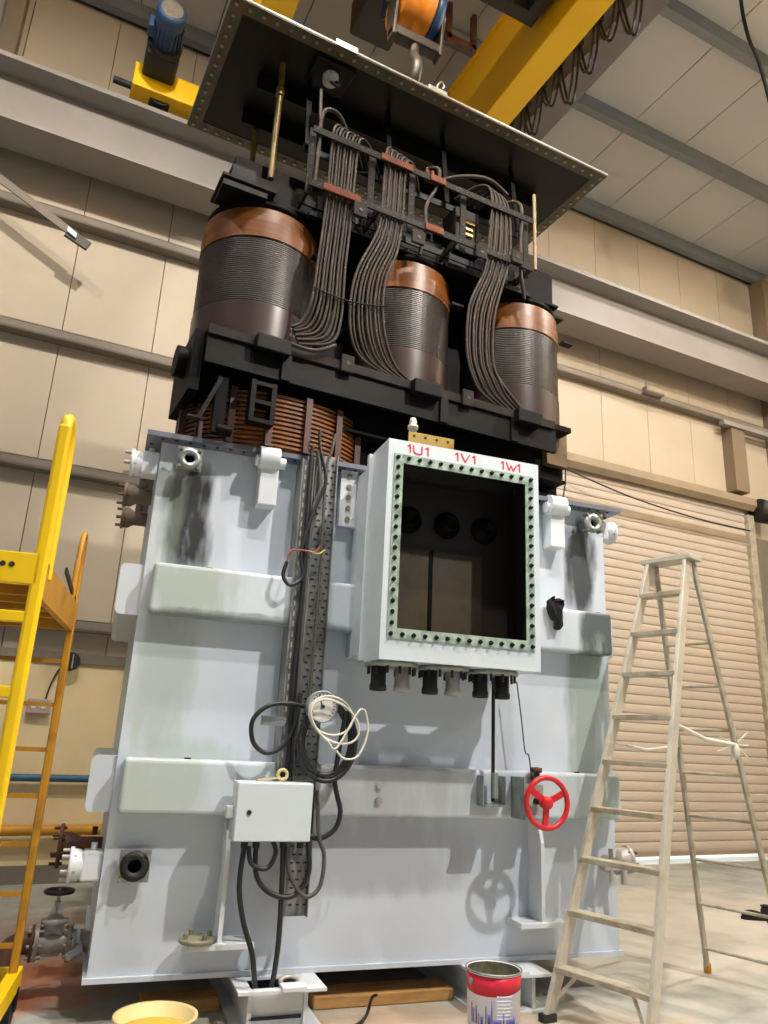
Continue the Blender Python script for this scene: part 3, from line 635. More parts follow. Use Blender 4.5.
# black cloth caught on the right side
gl = MB().prism([(2.5, 2.09), (2.53, 2.1), (2.545, 2.125), (2.56, 2.1), (2.585, 2.115), (2.6, 2.095), (2.63, 2.09), (2.61, 2.06), (2.6, 2.03), (2.615, 1.99), (2.6, 1.93), (2.59, 1.9), (2.565, 1.905), (2.55, 1.95), (2.53, 1.97), (2.515, 2.03)], 'y', -0.17, -0.125)
for i, v in enumerate(gl.v): v.y += 0.02 * math.sin(i * 2.3)
solo('black_glove', gl, 'cloth_black', 'crumpled black glove hanging on the rib right of the terminal box', 'glove', 'T', (2.56, -0.15, 2.0), bevel=0.012)

# ------------------------------------------------------------------ cable tray
ty0 = -0.16
ct = thing('cable_tray', 'tall perforated steel cable tray standing against the tank', 'cable tray', 'T', (0.95, -0.1, 0.28))
part('channel', MB().box(0.905, 1.03, ty0 + 0.035, ty0 + 0.04, 0.28, 2.83).box(0.9, 0.905, ty0, ty0 + 0.04, 0.28, 2.83).box(1.03, 1.035, ty0, ty0 + 0.04, 0.28, 2.83), 'tray_steel', ct)
sm_ = MB()
for i in range(62):
    for k in range(3):
        x = 0.925 + k * 0.038 + (0.0 if i % 2 else 0.012); z = 0.33 + i * 0.04
        sm_.box(x, x + 0.018, ty0 + 0.032, ty0 + 0.0355, z, z + 0.008)
part('slots', sm_, 'rubber', ct, kind='stuff')
for z in (0.7, 1.6, 2.3): part('standoff', MB().box(0.92, 1.02, ty0 + 0.04, 0.0, z, z + 0.04), 'galvanised', ct)
ct2 = thing('narrow_tray', 'narrow dark steel channel beside the perforated cable tray', 'cable tray', 'T', (0.85, -0.1, 0.95))
part('channel', MB().box(0.82, 0.885, ty0 + 0.02, ty0 + 0.025, 0.96, 2.78).box(0.815, 0.82, ty0, ty0 + 0.16, 0.96, 2.78).box(0.885, 0.89, ty0, ty0 + 0.03, 0.96, 2.78), 'tray_steel', ct2)
part('clip', MB().box(0.70, 0.83, -0.17, -0.16, 1.22, 1.27), 'galvanised', ct2, label='small galvanised clip')
sm_ = MB()
for i in range(30): sm_.box(0.835, 0.842, ty0 + 0.017, ty0 + 0.0205, 1.0 + i * 0.059, 1.03 + i * 0.059)
part('slots', sm_, 'wire_white', ct2, kind='stuff')
def cable(name, pts, r, m, label, sub=6, frame='T', n=8):
    P = catmull(pts, sub)
    return solo(name, MB().tube(P, r, n), m, label, 'cable', frame, P[0])
cable('black_cable', [(0.865, -0.17, 2.86), (0.862, -0.17, 2.5), (0.872, -0.17, 2.0), (0.86, -0.17, 1.5), (0.865, -0.175, 1.1), (0.86, -0.18, 0.95)], 0.014, 'cable_black', 'straight black cable running down the left edge of the tray')
cable('black_cable', [(0.9, -0.17, 2.84), (0.93, -0.175, 2.6), (0.895, -0.17, 2.45), (0.89, -0.17, 2.0), (0.888, -0.17, 1.5), (0.9, -0.175, 0.97)], 0.012, 'cable_grey', 'grey cable wavering down the inside of the tray')
cable('grey_wire', [(0.9, -0.18, 2.97), (0.91, -0.18, 2.85), (0.96, -0.18, 2.65), (0.9, -0.18, 2.45), (0.84, -0.19, 2.2), (0.86, -0.19, 2.05), (0.79, -0.2, 1.99), (0.745, -0.2, 2.04), (0.76, -0.2, 2.12)], 0.011, 'cable_black', 'black cable curling out of the tray with a stripped end')
cable('red_wire', [(0.76, -0.2, 2.12), (0.78, -0.2, 2.19), (0.85, -0.2, 2.2), (0.92, -0.2, 2.2), (0.95, -0.2, 2.24)], 0.005, 'wire_red', 'thin red wire from the stripped cable end', n=6)
cable('yellow_wire', [(0.89, -0.2, 2.2), (0.94, -0.2, 2.19), (0.98, -0.2, 2.22)], 0.005, 'wire_yellow', 'thin yellow wire crossing the tray', n=6)
cable('grey_wire', [(1.0, -0.18, 2.96), (0.98, -0.18, 2.83), (0.96, -0.175, 2.7), (0.965, -0.175, 2.0), (0.96, -0.175, 1.5), (0.95, -0.18, 1.3)], 0.009, 'cable_grey', 'thin grey wire down the middle of the tray')

# ------------------------------------------------------------------ control box and its cables
cx0, cx1, cz0, cz1 = 0.585, 0.985, 0.655, 0.94
cb = thing('control_box', 'small pale grey control box fixed low on the cable tray', 'box', 'T', (0.79, -0.2, cz0))
part('body', MB().box(cx0, cx1, -0.29, -0.17, cz0, cz1), 'box_paint', cb, 0.008)
d = part('door', MB().box(cx0 + 0.004, cx1 - 0.004, -0.306, -0.292, cz0 + 0.004, cz1 - 0.004), 'box_paint', cb, 0.005)
part('lock', MB().cyl((0.655, -0.312, 0.795), (0.655, -0.304, 0.795), 0.012, 14), 'steel_dark', d)
part('hinge_bracket', MB().box(cx0 - 0.035, cx0, -0.26, -0.2, 0.76, 0.82), 'white_paint', cb, 0.006)
for x in (0.66, 0.72, 0.86, 0.95): part('gland', MB().cyl((x, -0.23, cz0), (x, -0.23, cz0 - 0.035), 0.018, 12), 'rubber', cb)
part('top_ring', MB().tube([(0.83 + 0.025 * math.cos(a), -0.22, 0.975 + 0.025 * math.sin(a)) for a in [2 * math.pi * i / 14 for i in range(14)]], 0.009, 8, True).bar((0.7, -0.22, 0.945), (0.82, -0.22, 0.96), 0.02, 0.008), 'cream_plastic', cb)
part('mount_arm', MB().box(0.9, 1.0, -0.17, -0.125, 0.74, 0.84), 'galvanised', cb)
cable('black_cable', [(0.66, -0.23, 0.63), (0.65, -0.25, 0.45), (0.68, -0.27, 0.3), (0.74, -0.27, 0.15), (0.78, -0.2, 0.0), (0.82, -0.14, -0.1), (0.85, -0.12, -0.135)], 0.0135, 'cable_black', 'thick black cable from the box swinging down into the skid slot, left of the pair')
cable('black_cable', [(0.86, -0.23, 0.63), (0.865, -0.25, 0.45), (0.87, -0.25, 0.2), (0.87, -0.2, 0.02), (0.86, -0.14, -0.1), (0.87, -0.1, -0.135)], 0.0135, 'cable_black', 'thick black cable hanging straight from the box into the skid slot, right of the pair')
cable('black_cable', [(0.72, -0.23, 0.63), (0.73, -0.25, 0.5), (0.8, -0.26, 0.42), (0.92, -0.26, 0.4), (1.0, -0.25, 0.5), (0.99, -0.23, 0.66)], 0.013, 'cable_black', 'black cable looping low beneath the control box')
cable('black_cable', [(0.88, -0.24, 0.63), (0.9, -0.26, 0.5), (0.98, -0.27, 0.4), (1.06, -0.26, 0.44), (1.08, -0.24, 0.58), (1.05, -0.22, 0.68), (1.03, -0.2, 0.9)], 0.011, 'cable_grey', 'grey cable loop right of the control box')
cable('black_cable', [(0.68, -0.24, 0.63), (0.7, -0.26, 0.55), (0.78, -0.26, 0.53), (0.82, -0.25, 0.6), (0.8, -0.24, 0.66)], 0.012, 'cable_black', 'short black cable loop directly under the control box')
cable('black_cable', [(0.92, -0.2, 1.33), (0.83, -0.22, 1.34), (0.72, -0.22, 1.32), (0.645, -0.22, 1.24), (0.66, -0.22, 1.13), (0.74, -0.22, 1.08), (0.83, -0.22, 1.13), (0.88, -0.21, 1.24), (0.9, -0.2, 1.4)], 0.0125, 'cable_black', 'black cable ring left of the dial gauge')
ring = []
for i in range(66):
    a = 2 * math.pi * i / 22 + 1.2; rr = 0.14 + 0.012 * (i // 22)
    ring.append((1.06 + rr * 0.95 * math.cos(a), -0.22 - 0.012 * (i // 22), 1.15 + rr * 1.22 * math.sin(a)))
ring += [(1.12, -0.22, 1.0), (1.13, -0.22, 0.9), (1.16, -0.22, 0.8), (1.14, -0.21, 0.71), (1.06, -0.2, 0.66), (1.0, -0.19, 0.68)]
cable('black_cable', ring, 0.0135, 'cable_black', 'coil of thick black cable hung under the dial gauge with a tail to the box', 3)
ga = thing('dial_gauge', 'round white dial thermometer hung on the cable tray', 'gauge', 'T', (1.0, -0.3, 1.33))
part('case', MB().lathe([(0, 0.07), (0.075, 0.07), (0.085, 0.06), (0.085, 0), (0.078, -0.004), (0.076, 0.006)], (1.0, -0.31, 1.33), (0, 1, 0), 28), 'galvanised', ga)
dl = part('dial', MB().cyl((1.0, -0.307, 1.33), (1.0, -0.302, 1.33), 0.077, 28), 'gauge_face', ga)
tkm = MB()
for k in range(17):
    a = R(225 - 270 * k / 16); c_, s_ = math.cos(a), math.sin(a); tkm.bar((1.0 + 0.058 * c_, -0.308, 1.33 + 0.058 * s_), (1.0 + 0.07 * c_, -0.308, 1.33 + 0.07 * s_), 0.002, 0.004, (-s_, 0, c_))
part('scale_marks', tkm, 'dial_ink', dl, kind='stuff')
part('needle', MB().bar((1.0, -0.309, 1.33), (0.975, -0.309, 1.39), 0.002, 0.005, (1, 0, 0.4)).cyl((1.0, -0.308, 1.33), (1.0, -0.313, 1.33), 0.011, 12), 'dial_ink', ga)
part('gauge_stem', MB().box(0.985, 1.015, -0.25, -0.125, 1.27, 1.3), 'galvanised', ga)
cap = []
for i in range(46):
    u = i / 20; a = 2 * math.pi * u + 2.6; cap.append((1.03 + 0.02 * u + (0.11 + 0.018 * u) * math.cos(a + 0.25 * u), -0.335 - 0.0006 * i, 1.30 - 0.03 * u + (0.1 + 0.012 * u) * math.sin(a)))
cap += [(1.2, -0.36, 1.33), (1.245, -0.36, 1.22), (1.2, -0.36, 1.09), (1.12, -0.36, 1.07), (1.07, -0.35, 1.12)]
cable('white_capillary', cap, 0.006, 'wire_white', 'thin white capillary tube coiled over the dial gauge', 4, n=6)

# ------------------------------------------------------------------ things on the right of the tank front
rd = thing('tap_rod', 'slim grey drive rod standing in a bracket on the lower rib', 'rod', 'T', (2.1, -0.18, 0.84))
part('rod', MB().cyl((2.09, -0.19, 0.86), (2.09, -0.19, 1.57), 0.011, 12), 'steel_dark', rd)
part('sleeve', MB().cyl((2.1, -0.19, 0.88), (2.1, -0.19, 1.02), 0.022, 12), 'galvanised', rd)
part('bracket', MB().box(2.02, 2.17, -0.24, -0.12, 0.835, 0.845).box(2.02, 2.026, -0.2, -0.12, 0.845, 1.0).box(2.164, 2.17, -0.2, -0.12, 0.845, 1.0), 'galvanised', rd)
hw = thing('handwheel_valve', 'bright red three spoked handwheel on a valve below the terminal box', 'valve', 'T', (2.35, -0.33, 0.87))
WC = Vector((2.352, -0.35, 0.872)); wa = Vector((0.02, -1, 0.0)).normalized(); wu = Vector((0, 0, 1)); wu = (wu - wa * wu.dot(wa)).normalized(); wr = wu.cross(wa)
part('rim', MB().tube([WC + (wr * math.cos(a) + wu * math.sin(a)) * 0.136 for a in [2 * math.pi * i / 40 for i in range(40)]], 0.0155, 10, True), 'red_paint', hw)
sp = MB()
for k in range(3):
    a = R(-95 + 120 * k); dv = wr * math.cos(a) + wu * math.sin(a); pv = wr * -math.sin(a) + wu * math.cos(a)
    sp.obox(WC + dv * 0.075 - wa * 0.006, dv * 0.06, pv * 0.019, wa * 0.008)
part('spokes', sp, 'red_paint', hw, 0.005)
part('hub', MB().lathe([(0, 0.025), (0.026, 0.025), (0.036, 0.01), (0.036, -0.03), (0, -0.03)], WC, wa, 20), 'red_paint', hw)
part('stem', MB().cyl(WC - wa * 0.02, WC - wa * 0.14, 0.018, 12), 'steel_dark', hw)
part('gland', MB().cyl(WC - wa * 0.12, WC - wa * 0.22, 0.045, 14).box(2.3, 2.42, -0.2, -0.12, 0.79, 0.96), 'valve_grey', hw)
part('side_plate', MB().box(2.25, 2.257, -0.27, -0.12, 0.77, 1.0).box(2.25, 2.36, -0.13, -0.12, 0.77, 1.0), 'galvanised', hw)
part('brass_cap', MB().lathe([(0.0, 0), (0.03, 0), (0.03, 0.02), (0.018, 0.03), (0.018, 0.045), (0.034, 0.05), (0.034, 0.075), (0, 0.08)], (2.4, -0.16, 0.98), (0, 0, 1), 16), 'rusty', hw)
cable('thin_wire', [(2.29, -0.12, 1.56), (2.32, -0.12, 1.35), (2.345, -0.12, 1.15), (2.36, -0.14, 1.12), (2.365, -0.16, 0.99)], 0.004, 'cable_black', 'thin dark wire hanging from the terminal box to the handwheel valve', n=6)

# ------------------------------------------------------------------ gate valve at the lower left
gv = thing('gate_valve', 'grey flanged gate valve with small top handwheel at the lower left of the tank', 'valve', 'T', (-0.19, 0.5, 0.0))
gx, gy, gz = -0.19, 0.5, 0.055
part('body', MB().lathe([(0.05, -0.085), (0.05, -0.05), (0.058, 0), (0.05, 0.05), (0.05, 0.085)], (gx, gy, gz), (1, 0, 0), 18).box(gx - 0.045, gx + 0.045, gy - 0.03, gy + 0.03, gz - 0.06, gz + 0.1), 'valve_grey', gv)
for dx in (-0.085, 0.075):
    part('flange', MB().cyl((gx + dx, gy, gz), (gx + dx + 0.018, gy, gz), 0.09, 22), 'valve_grey', gv)
part('mating_flange', MB().cyl((gx - 0.105, gy, gz), (gx - 0.09, gy, gz), 0.09, 22), 'rusty', gv)
part('mating_flange', MB().cyl((gx + 0.1, gy, gz), (gx + 0.118, gy, gz), 0.09, 22), 'valve_grey', gv)
part('bonnet', MB().lathe([(0.05, 0), (0.05, 0.03), (0.07, 0.035), (0.07, 0.055), (0.045, 0.06), (0.03, 0.1), (0.018, 0.11), (0.018, 0.14)], (gx, gy, gz + 0.06), (0, 0, 1), 18), 'valve_grey', gv)
part('stem', MB().cyl((gx, gy, gz + 0.18), (gx, gy, gz + 0.26), 0.009, 10), 'bolt_steel', gv)
part('wheel', MB().tube([(gx + 0.07 * math.cos(a), gy + 0.07 * math.sin(a), gz + 0.25) for a in [2 * math.pi * i / 24 for i in range(24)]], 0.011, 8, True).bar((gx - 0.07, gy, gz + 0.25), (gx + 0.07, gy, gz + 0.25), 0.012, 0.01).bar((gx, gy - 0.07, gz + 0.25), (gx, gy + 0.07, gz + 0.25), 0.012, 0.01), 'steel_dark', gv)
part('tank_pipe', MB().cyl((gx + 0.11, gy, gz), (0.0, gy, gz), 0.05, 16), 'valve_grey', gv)
part('drain_cock', MB().cyl((gx + 0.14, gy, gz), (gx + 0.14, gy - 0.1, gz - 0.02), 0.022, 10).cyl((gx + 0.14, gy - 0.09, gz - 0.02), (gx + 0.09, gy - 0.13, gz - 0.04), 0.02, 10).cyl((gx + 0.13, gy - 0.06, gz), (gx + 0.13, gy - 0.06, gz + 0.09), 0.012, 8).box(gx + 0.1, gx + 0.16, gy - 0.075, gy - 0.045, gz + 0.08, gz + 0.1), 'white_paint', gv)
gb = MB()
for dx in (-0.12, 0.06):
    for k in range(6): a = math.pi * k / 3; gb.cyl((gx + dx, gy + 0.072 * math.cos(a), gz + 0.072 * math.sin(a)), (gx + dx + 0.075, gy + 0.072 * math.cos(a), gz + 0.072 * math.sin(a)), 0.009, 8)
part('flange_bolts', gb, 'valve_grey', gv, kind='stuff')
part('rusty_elbow', MB().tube(catmull([(gx - 0.1, gy, gz), (gx - 0.16, gy, gz), (gx - 0.21, gy - 0.03, gz - 0.03), (gx - 0.22, gy - 0.08, gz - 0.1)], 5), 0.055, 14), 'rusty', gv)

# ================================================================== active part (frame A)
ap = thing('transformer_core', 'dark oily transformer core with three windings hanging under its cover from the crane', 'transformer core', 'A', (0, 0, 0))
CW, CD = 1.65, 0.64
cov = part('cover_plate', MB().box(-CW, CW, -CD, CD, 0, 0.025), 'cover_under', ap)
part('cover_rim', MB().box(-CW, CW, -CD, -CD + 0.1, -0.004, 0).box(-CW, CW, CD - 0.1, CD, -0.004, 0).box(-CW, -CW + 0.1, -CD + 0.1, CD - 0.1, -0.004, 0).box(CW - 0.1, CW, -CD + 0.1, CD - 0.1, -0.004, 0), 'cover_rim', cov)
part('cover_edge', MB().box(-CW - 0.004, CW + 0.004, -CD - 0.004, -CD, 0.006, 0.022).box(-CW - 0.004, -CW, -CD, CD, 0.006, 0.022).box(CW, CW + 0.004, -CD, CD, 0.006, 0.022), 'cover_edge', cov)
cbm = MB()
for i in range(34):
    x = -CW + 0.04 + i * (2 * CW - 0.08) / 33
    for y_ in (-CD + 0.045, CD - 0.045): cbm.cyl((x, y_, -0.016), (x, y_, 0.0), 0.014, 6)
for i in range(1, 13):
    y_ = -CD + 0.045 + i * (2 * CD - 0.09) / 13
    for x in (-CW + 0.045, CW - 0.045): cbm.cyl((x, y_, -0.016), (x, y_, 0.0), 0.014, 6)
part('cover_bolts', cbm, 'bolt_steel', cov, kind='stuff')
part('cover_stiffener', MB().box(-1.3, 1.3, -0.12, -0.1, -0.12, 0).box(-1.3, 1.3, 0.25, 0.27, -0.12, 0), 'cover_under', cov)
for sx in (-1, 1):
    for sy in (-1, 1): part('lifting_eye', MB().tube([(sx * 0.7 + 0.05 * math.cos(a), sy * 0.42, 0.08 + 0.05 * math.sin(a)) for a in [2 * math.pi * i / 14 for i in range(14)]], 0.015, 8, True), 'steel_dark', cov)
part('cover_fitting', MB().box(-0.12, 0.05, -0.62, -0.54, 0.025, 0.09), 'galvanised', cov, 0.01, label='small clear cover fitting')
part('white_tag', MB().box(-0.9, -0.73, -CD - 0.01, -CD - 0.004, 0.0, 0.05), 'white_paint', cov, label='white tag on the cover edge')
part('fitting_hook', MB().tube(catmull([(-0.02, -0.58, 0.09), (-0.02, -0.58, 0.15), (0.01, -0.58, 0.2), (0.04, -0.58, 0.17), (0.02, -0.58, 0.14)], 5), 0.009, 6), 'bolt_steel', cov)
# bushing turret under the cover
tu = part('bushing_plate', MB().box(-0.98, -0.68, -0.52, -0.25, -0.03, -0.004), 'cover_under', ap, 0.004)
part('bushing_stub', MB().lathe([(0.0, -0.06), (0.05, -0.06), (0.06, -0.05), (0.06, 0.0)], (-0.83, -0.4, -0.03), (0, 0, 1), 18), 'valve_grey', tu)
part('pipe_stub', MB().tube(catmull([(-0.8, -0.42, -0.08), (-0.78, -0.46, -0.13), (-0.81, -0.48, -0.18), (-0.86, -0.48, -0.16)], 5), 0.012, 8), 'strap_grey', tu)
# windings
ZT, ZB, CR = -1.34, -2.31, 0.402
for cx in (-1.105, 0.01, 1.07):
    wz0, wz1, nr = ZB + 0.25, ZT - 0.22, 32; wp_ = []
    for i in range(nr):
        h0 = wz0 + (wz1 - wz0) * i / nr; hh = (wz1 - wz0) / nr
        wp_ += [(CR - 0.012, h0), (CR + 0.002, h0 + hh * 0.22), (CR + 0.002, h0 + hh * 0.78)]
    w = part('winding', MB().lathe(wp_ + [(CR - 0.012, wz1)], (cx, 0, 0), (0, 0, 1), 64, smooth=False), 'winding_turns', ap)
    part('upper_wrap', MB().lathe([(0.05, ZT), (CR, ZT)], (cx, 0, 0), (0, 0, 1), 64).lathe([(CR, ZT), (CR + 0.004, ZT - 0.1)], (cx, 0, 0), (0, 0, 1), 64).lathe([(CR + 0.009, ZT - 0.1), (CR + 0.009, ZT - 0.225)], (cx, 0, 0), (0, 0, 1), 64).lathe([(CR + 0.004, ZT - 0.1), (CR + 0.009, ZT - 0.1)], (cx, 0, 0), (0, 0, 1), 64).lathe([(CR + 0.009, ZT - 0.225), (CR - 0.01, ZT - 0.225)], (cx, 0, 0), (0, 0, 1), 64), 'copper_paper', w)
    part('lower_wrap', MB().lathe([(CR - 0.01, ZB + 0.255), (CR + 0.008, ZB + 0.255)], (cx, 0, 0), (0, 0, 1), 64).lathe([(CR + 0.008, ZB + 0.255), (CR + 0.008, ZB)], (cx, 0, 0), (0, 0, 1), 64).lathe([(CR + 0.008, ZB), (0.05, ZB)], (cx, 0, 0), (0, 0, 1), 64), 'dark_wrap', w)
    part('end_ring', MB().lathe([(0.1, ZT + 0.03), (CR - 0.01, ZT + 0.03), (CR - 0.01, ZT + 0.07), (0.1, ZT + 0.07)], (cx, 0, 0), (0, 0, 1), 40), 'core_black', w)
    part('end_ring', MB().lathe([(0.1, ZB - 0.06), (CR + 0.02, ZB - 0.06), (CR + 0.02, ZB - 0.01), (0.1, ZB - 0.01)], (cx, 0, 0), (0, 0, 1), 40), 'core_black', w)
    part('core_limb', MB().cyl((cx, 0, ZB - 0.3), (cx, 0, ZT + 0.3), 0.2, 20), 'core_black', w)
    part('tab', MB().box(cx + 0.26, cx + 0.36, -0.40, -0.34, ZT - 0.24, ZT - 0.22), 'strap_grey', w)
# yokes and clamps
part('upper_yoke', MB().box(-1.4, 1.4, -0.19, 0.19, ZT + 0.1, ZT + 0.5), 'core_black', ap)
part('lower_yoke', MB().box(-1.4, 1.4, -0.19, 0.19, ZB - 0.5, ZB - 0.07), 'core_black', ap)
for y0, y1 in ((-0.3, -0.2), (0.2, 0.3)):
    part('upper_clamp', MB().box(-1.42, 1.3, y0, y1, ZT + 0.09, ZT + 0.3).box(-1.42, 1.3, y0 - 0.08, y1 + 0.08, ZT + 0.075, ZT + 0.095), 'core_black', ap)
    part('lower_clamp', MB().box(-1.46, 1.35, y0, y1, ZB - 0.44, ZB - 0.08)    .box(-1.46, 1.35, y0 - 0.06, y1 + 0.06, ZB - 0.46, ZB - 0.44), 'core_black', ap)
part('coil_ledge', MB().box(-1.5, 1.12, -0.52, -0.49, ZB - 0.12, ZB - 0.06), 'strap_grey', ap)
part('dark_backing', MB().box(-0.75, -0.35, 0.05, 0.07, ZB, ZT + 0.1), 'core_black', ap)  # dark sheet added to keep the gap between windings black
part('dark_backing', MB().box(0.35, 0.75, 0.05, 0.07, ZB, ZT + 0.1), 'core_black', ap)  # same added dark sheet for the right-hand gap
part('coil_platform', MB().box(-1.5, 1.3, -0.49, 0.45, ZB - 0.1, ZB - 0.06), 'core_black', ap)
part('lower_skirt', MB().box(-1.5, 1.14, -0.50, -0.47, ZB - 0.30, ZB - 0.12), 'core_oily', ap)
part('end_frame', MB().box(-1.56, -1.5, -0.42, 0.12, ZB - 0.46, ZB - 0.06).cyl((-1.62, -0.2, ZB - 0.2), (-1.5, -0.2, ZB - 0.2), 0.1, 16), 'core_black', ap)
part('end_frame', MB().box(1.3, 1.38, -0.29, 0.42, ZB - 0.4, ZB - 0.06), 'core_black', ap)
part('wood_block', MB().box(1.17, 1.37, -0.36, -0.3, ZB - 0.33, ZB - 0.02), 'wood_plate', ap, 0.004, label='brown wooden end block')
for x in (-1.1, 0.0, 0.86): part('junction_block', MB().box(x - 0.12, x + 0.1, -0.58, -0.5, ZB - 0.16, ZB - 0.06), 'core_oily', ap, 0.008)
for x in (-0.6, 0.33): 
    p = part('ledge_tab', MB().box(x - 0.045, x + 0.045, -0.545, -0.525, ZB - 0.14, ZB - 0.02), 'strap_grey', ap, 0.004)
    part('tab_hole', MB().cyl((x, -0.548, ZB - 0.08), (x, -0.54, ZB - 0.08), 0.014, 10), 'rubber', p)
for x in (-1.0, 0.15, 0.75): part('skirt_strut', MB().box(x - 0.03, x + 0.03, -0.52, -0.5, ZB - 0.30, ZB - 0.12), 'core_oily', ap)
# lower winding with spacers, under the left half
lw = part('lower_winding', MB().lathe([(0.4 + (0.01 if (i // 2) % 2 else -0.01), -3.03 + 0.36 * (i // 2 + i % 2) / 24) for i in range(49)], (-0.88, -0.02, 0), (0, 0, 1), 48, smooth=False), 'low_winding', ap)
for v in lw.data.vertices: v.co.x = -0.88 + (v.co.x + 0.88) * 1.5
for k in range(16):
    a = 2 * math.pi * k / 16 + 0.12; part('spacer', MB().box(-0.02, 0.02, -0.02, 0.02, -3.03, -2.66), 'spacer_brown', lw).location = (-0.88 + 0.42 * 1.5 * math.cos(a), -0.02 + 0.42 * math.sin(a), 0)
sqf = MB().box(-1.21, -1.18, -0.53, -0.45, -2.93, -2.66).box(-1.08, -1.05, -0.53, -0.45, -2.93, -2.66)
for z in (-2.93, -2.81, -2.69): sqf.box(-1.18, -1.08, -0.53, -0.45, z, z + 0.025)
part('cable_frame', sqf, 'core_oily', ap)
part('foot_strut', MB().bar((-1.38, -0.45, -2.68), (-1.5, -0.5, -2.99), 0.05, 0.025, (1, 0, 0)), 'core_black', ap)
part('foot_bolt', MB().cyl((-1.56, -0.5, -2.98), (-1.46, -0.5, -2.98), 0.014, 8), 'strap_grey', ap)
part('hanging_leg', MB().box(-1.4, -1.33, -0.45, -0.4, -3.02, -2.66).cyl((-1.37, -0.43, -2.99), (-1.28, -0.43, -2.99), 0.035, 12), 'core_black', ap)
# hangers from cover to core
for x, y_ in ((-1.17, -0.3), (-1.17, 0.3), (1.2, 0.3)):
    part('tie_rod', MB().cyl((x, y_, -1.02), (x, y_, -0.0), 0.022, 12).cyl((x, y_, -0.3), (x, y_, -0.24), 0.032, 10), 'brass_dull', ap)
# lead support frame in front of the windings
LY = -0.56
def perf(mb, p, q, w=0.05):
    mb.bar(p, q, 0.014, w, (0, 0, 1) if abs(Vector(q).x - Vector(p).x) > 0.1 else (1, 0, 0)); return mb
for nm, z in (('lead_rail', -0.71), ('lead_rail', -1.15)):
    rl = part(nm, perf(MB(), (-0.98, LY, z), (0.9, LY, z)), 'strap_grey', ap)
    hs = MB()
    for i in range(38): hs.cyl((-0.95 + i * 0.049, LY - 0.009, z), (-0.95 + i * 0.049, LY - 0.0065, z), 0.007, 8)
    part('rail_holes', hs, 'rubber', rl, kind='stuff')
    for x0, x1 in (((-0.46, -0.2), (-0.05, 0.08)) if z > -1 else ((-0.88, -0.6), (-0.08, 0.07))):
        part('cleat', MB().box(x0, x1, LY - 0.022, LY - 0.008, z - 0.028, z + 0.028), 'cleat_wood', rl, 0.004, label='reddish wooden cleat')
    part('rear_rail', perf(MB(), (-0.98, LY + 0.2, z), (0.9, LY + 0.2, z)), 'core_oily', ap)
for x in (-0.96, -0.5, -0.17, 0.28, 0.87):
    up = part('lead_post', perf(MB(), (x, LY + 0.055, -1.2), (x, LY + 0.055, -0.66)), 'strap_grey', ap)
    hs = MB()
    for i in range(6): hs.cyl((x, LY + 0.0445, -1.12 + i * 0.08), (x, LY + 0.0485, -1.12 + i * 0.08), 0.007, 8)
    part('post_holes', hs, 'rubber', up, kind='stuff')
for x in (-0.96, -0.45, 0.2, 0.88): part('arm', MB().bar((x, LY, -1.15), (x, -0.2, -1.18), 0.02, 0.05), 'strap_grey', ap)
for x in (-0.96, -0.3, 0.2, 0.88): part('drop_strap', MB().bar((x, LY + 0.16, -0.71), (x, -0.3, -0.0), 0.012, 0.04, (1, 0, 0)), 'core_black', ap)
for x, z in ((-0.6, -1.24), (0.4, -1.2), (0.73, -1.12), (-0.14, -1.28)):
    p = part('hanging_tab', MB().box(x - 0.05, x + 0.05, LY - 0.03, LY - 0.01, z - 0.05, z + 0.06), 'strap_grey', ap, 0.004)
    part('tab_hole', MB().cyl((x, LY - 0.034, z), (x, LY - 0.028, z), 0.014, 10), 'rubber', p)
part('tap_changer', MB().box(0.28, 0.5, -0.4, -0.2, -1.1, -0.7), 'core_oily', ap, 0.01)
part('tap_contacts', MB().box(0.33, 0.43, -0.42, -0.4, -0.95, -0.93).box(0.33, 0.43, -0.42, -0.4, -0.9, -0.88).box(0.36, 0.45, -0.42, -0.4, -0.84, -0.82), 'brass', ap)
part('end_tube', MB().cyl((0.92, LY, -1.15), (0.92, LY, -0.45), 0.014, 12), 'brass_dull', ap)
part('copper_lug', MB().box(-0.02, 0.05, -0.45, -0.42, -0.62, -0.52), 'cleat_wood', ap, 0.004)
for x in (-1.35, -0.75, 0.35, 0.85):
    part('clamp_foot', MB().box(x - 0.16, x + 0.14, -0.42, -0.2, ZT + 0.05, ZT + 0.09).box(x - 0.1, x + 0.06, -0.36, -0.3, ZT + 0.09, ZT + 0.28), 'core_oily', ap)
part('clamp_wing', MB().box(1.2, 1.42, -0.3, -0.1, ZT + 0.04, ZT + 0.06), 'strap_grey', ap)
part('clamp_wing', MB().box(-1.52, -1.15, -0.42, -0.1, ZT + 0.12, ZT + 0.14), 'strap_grey', ap)
# cable leads
def leads(name, left, right, n):
    for k in range(n):
        t = k / (n - 1); pts = []
        m = len(left)
        for i in range(m):
            a = Vector(left[i]); b_ = Vector(right[i]); p = a.lerp(b_, t); pts.append((p.x, p.y + 0.01 * (k % 2), p.z))
        part(name, MB().tube(catmull(pts, 5), 0.0098, 7), 'lead_paper', ap)
Y = LY + 0.022
leads('lead_cable', [(-0.6, -0.35, -0.62), (-0.74, -0.5, -0.56), (-0.82, Y, -0.62), (-0.83, Y, -0.98), (-0.84, Y, -1.35), (-0.86, Y, -1.71), (-0.88, Y, -2.01), (-0.92, Y + 0.03, -2.16), (-0.98, -0.5, -2.22)],
      [(-0.35, -0.35, -0.75), (-0.5, -0.5, -0.64), (-0.62, Y, -0.62), (-0.64, Y, -0.98), (-0.65, Y, -1.35), (-0.665, Y, -1.71), (-0.67, Y, -2.1), (-0.73, Y, -2.28), (-0.93, -0.5, -2.33)], 9)
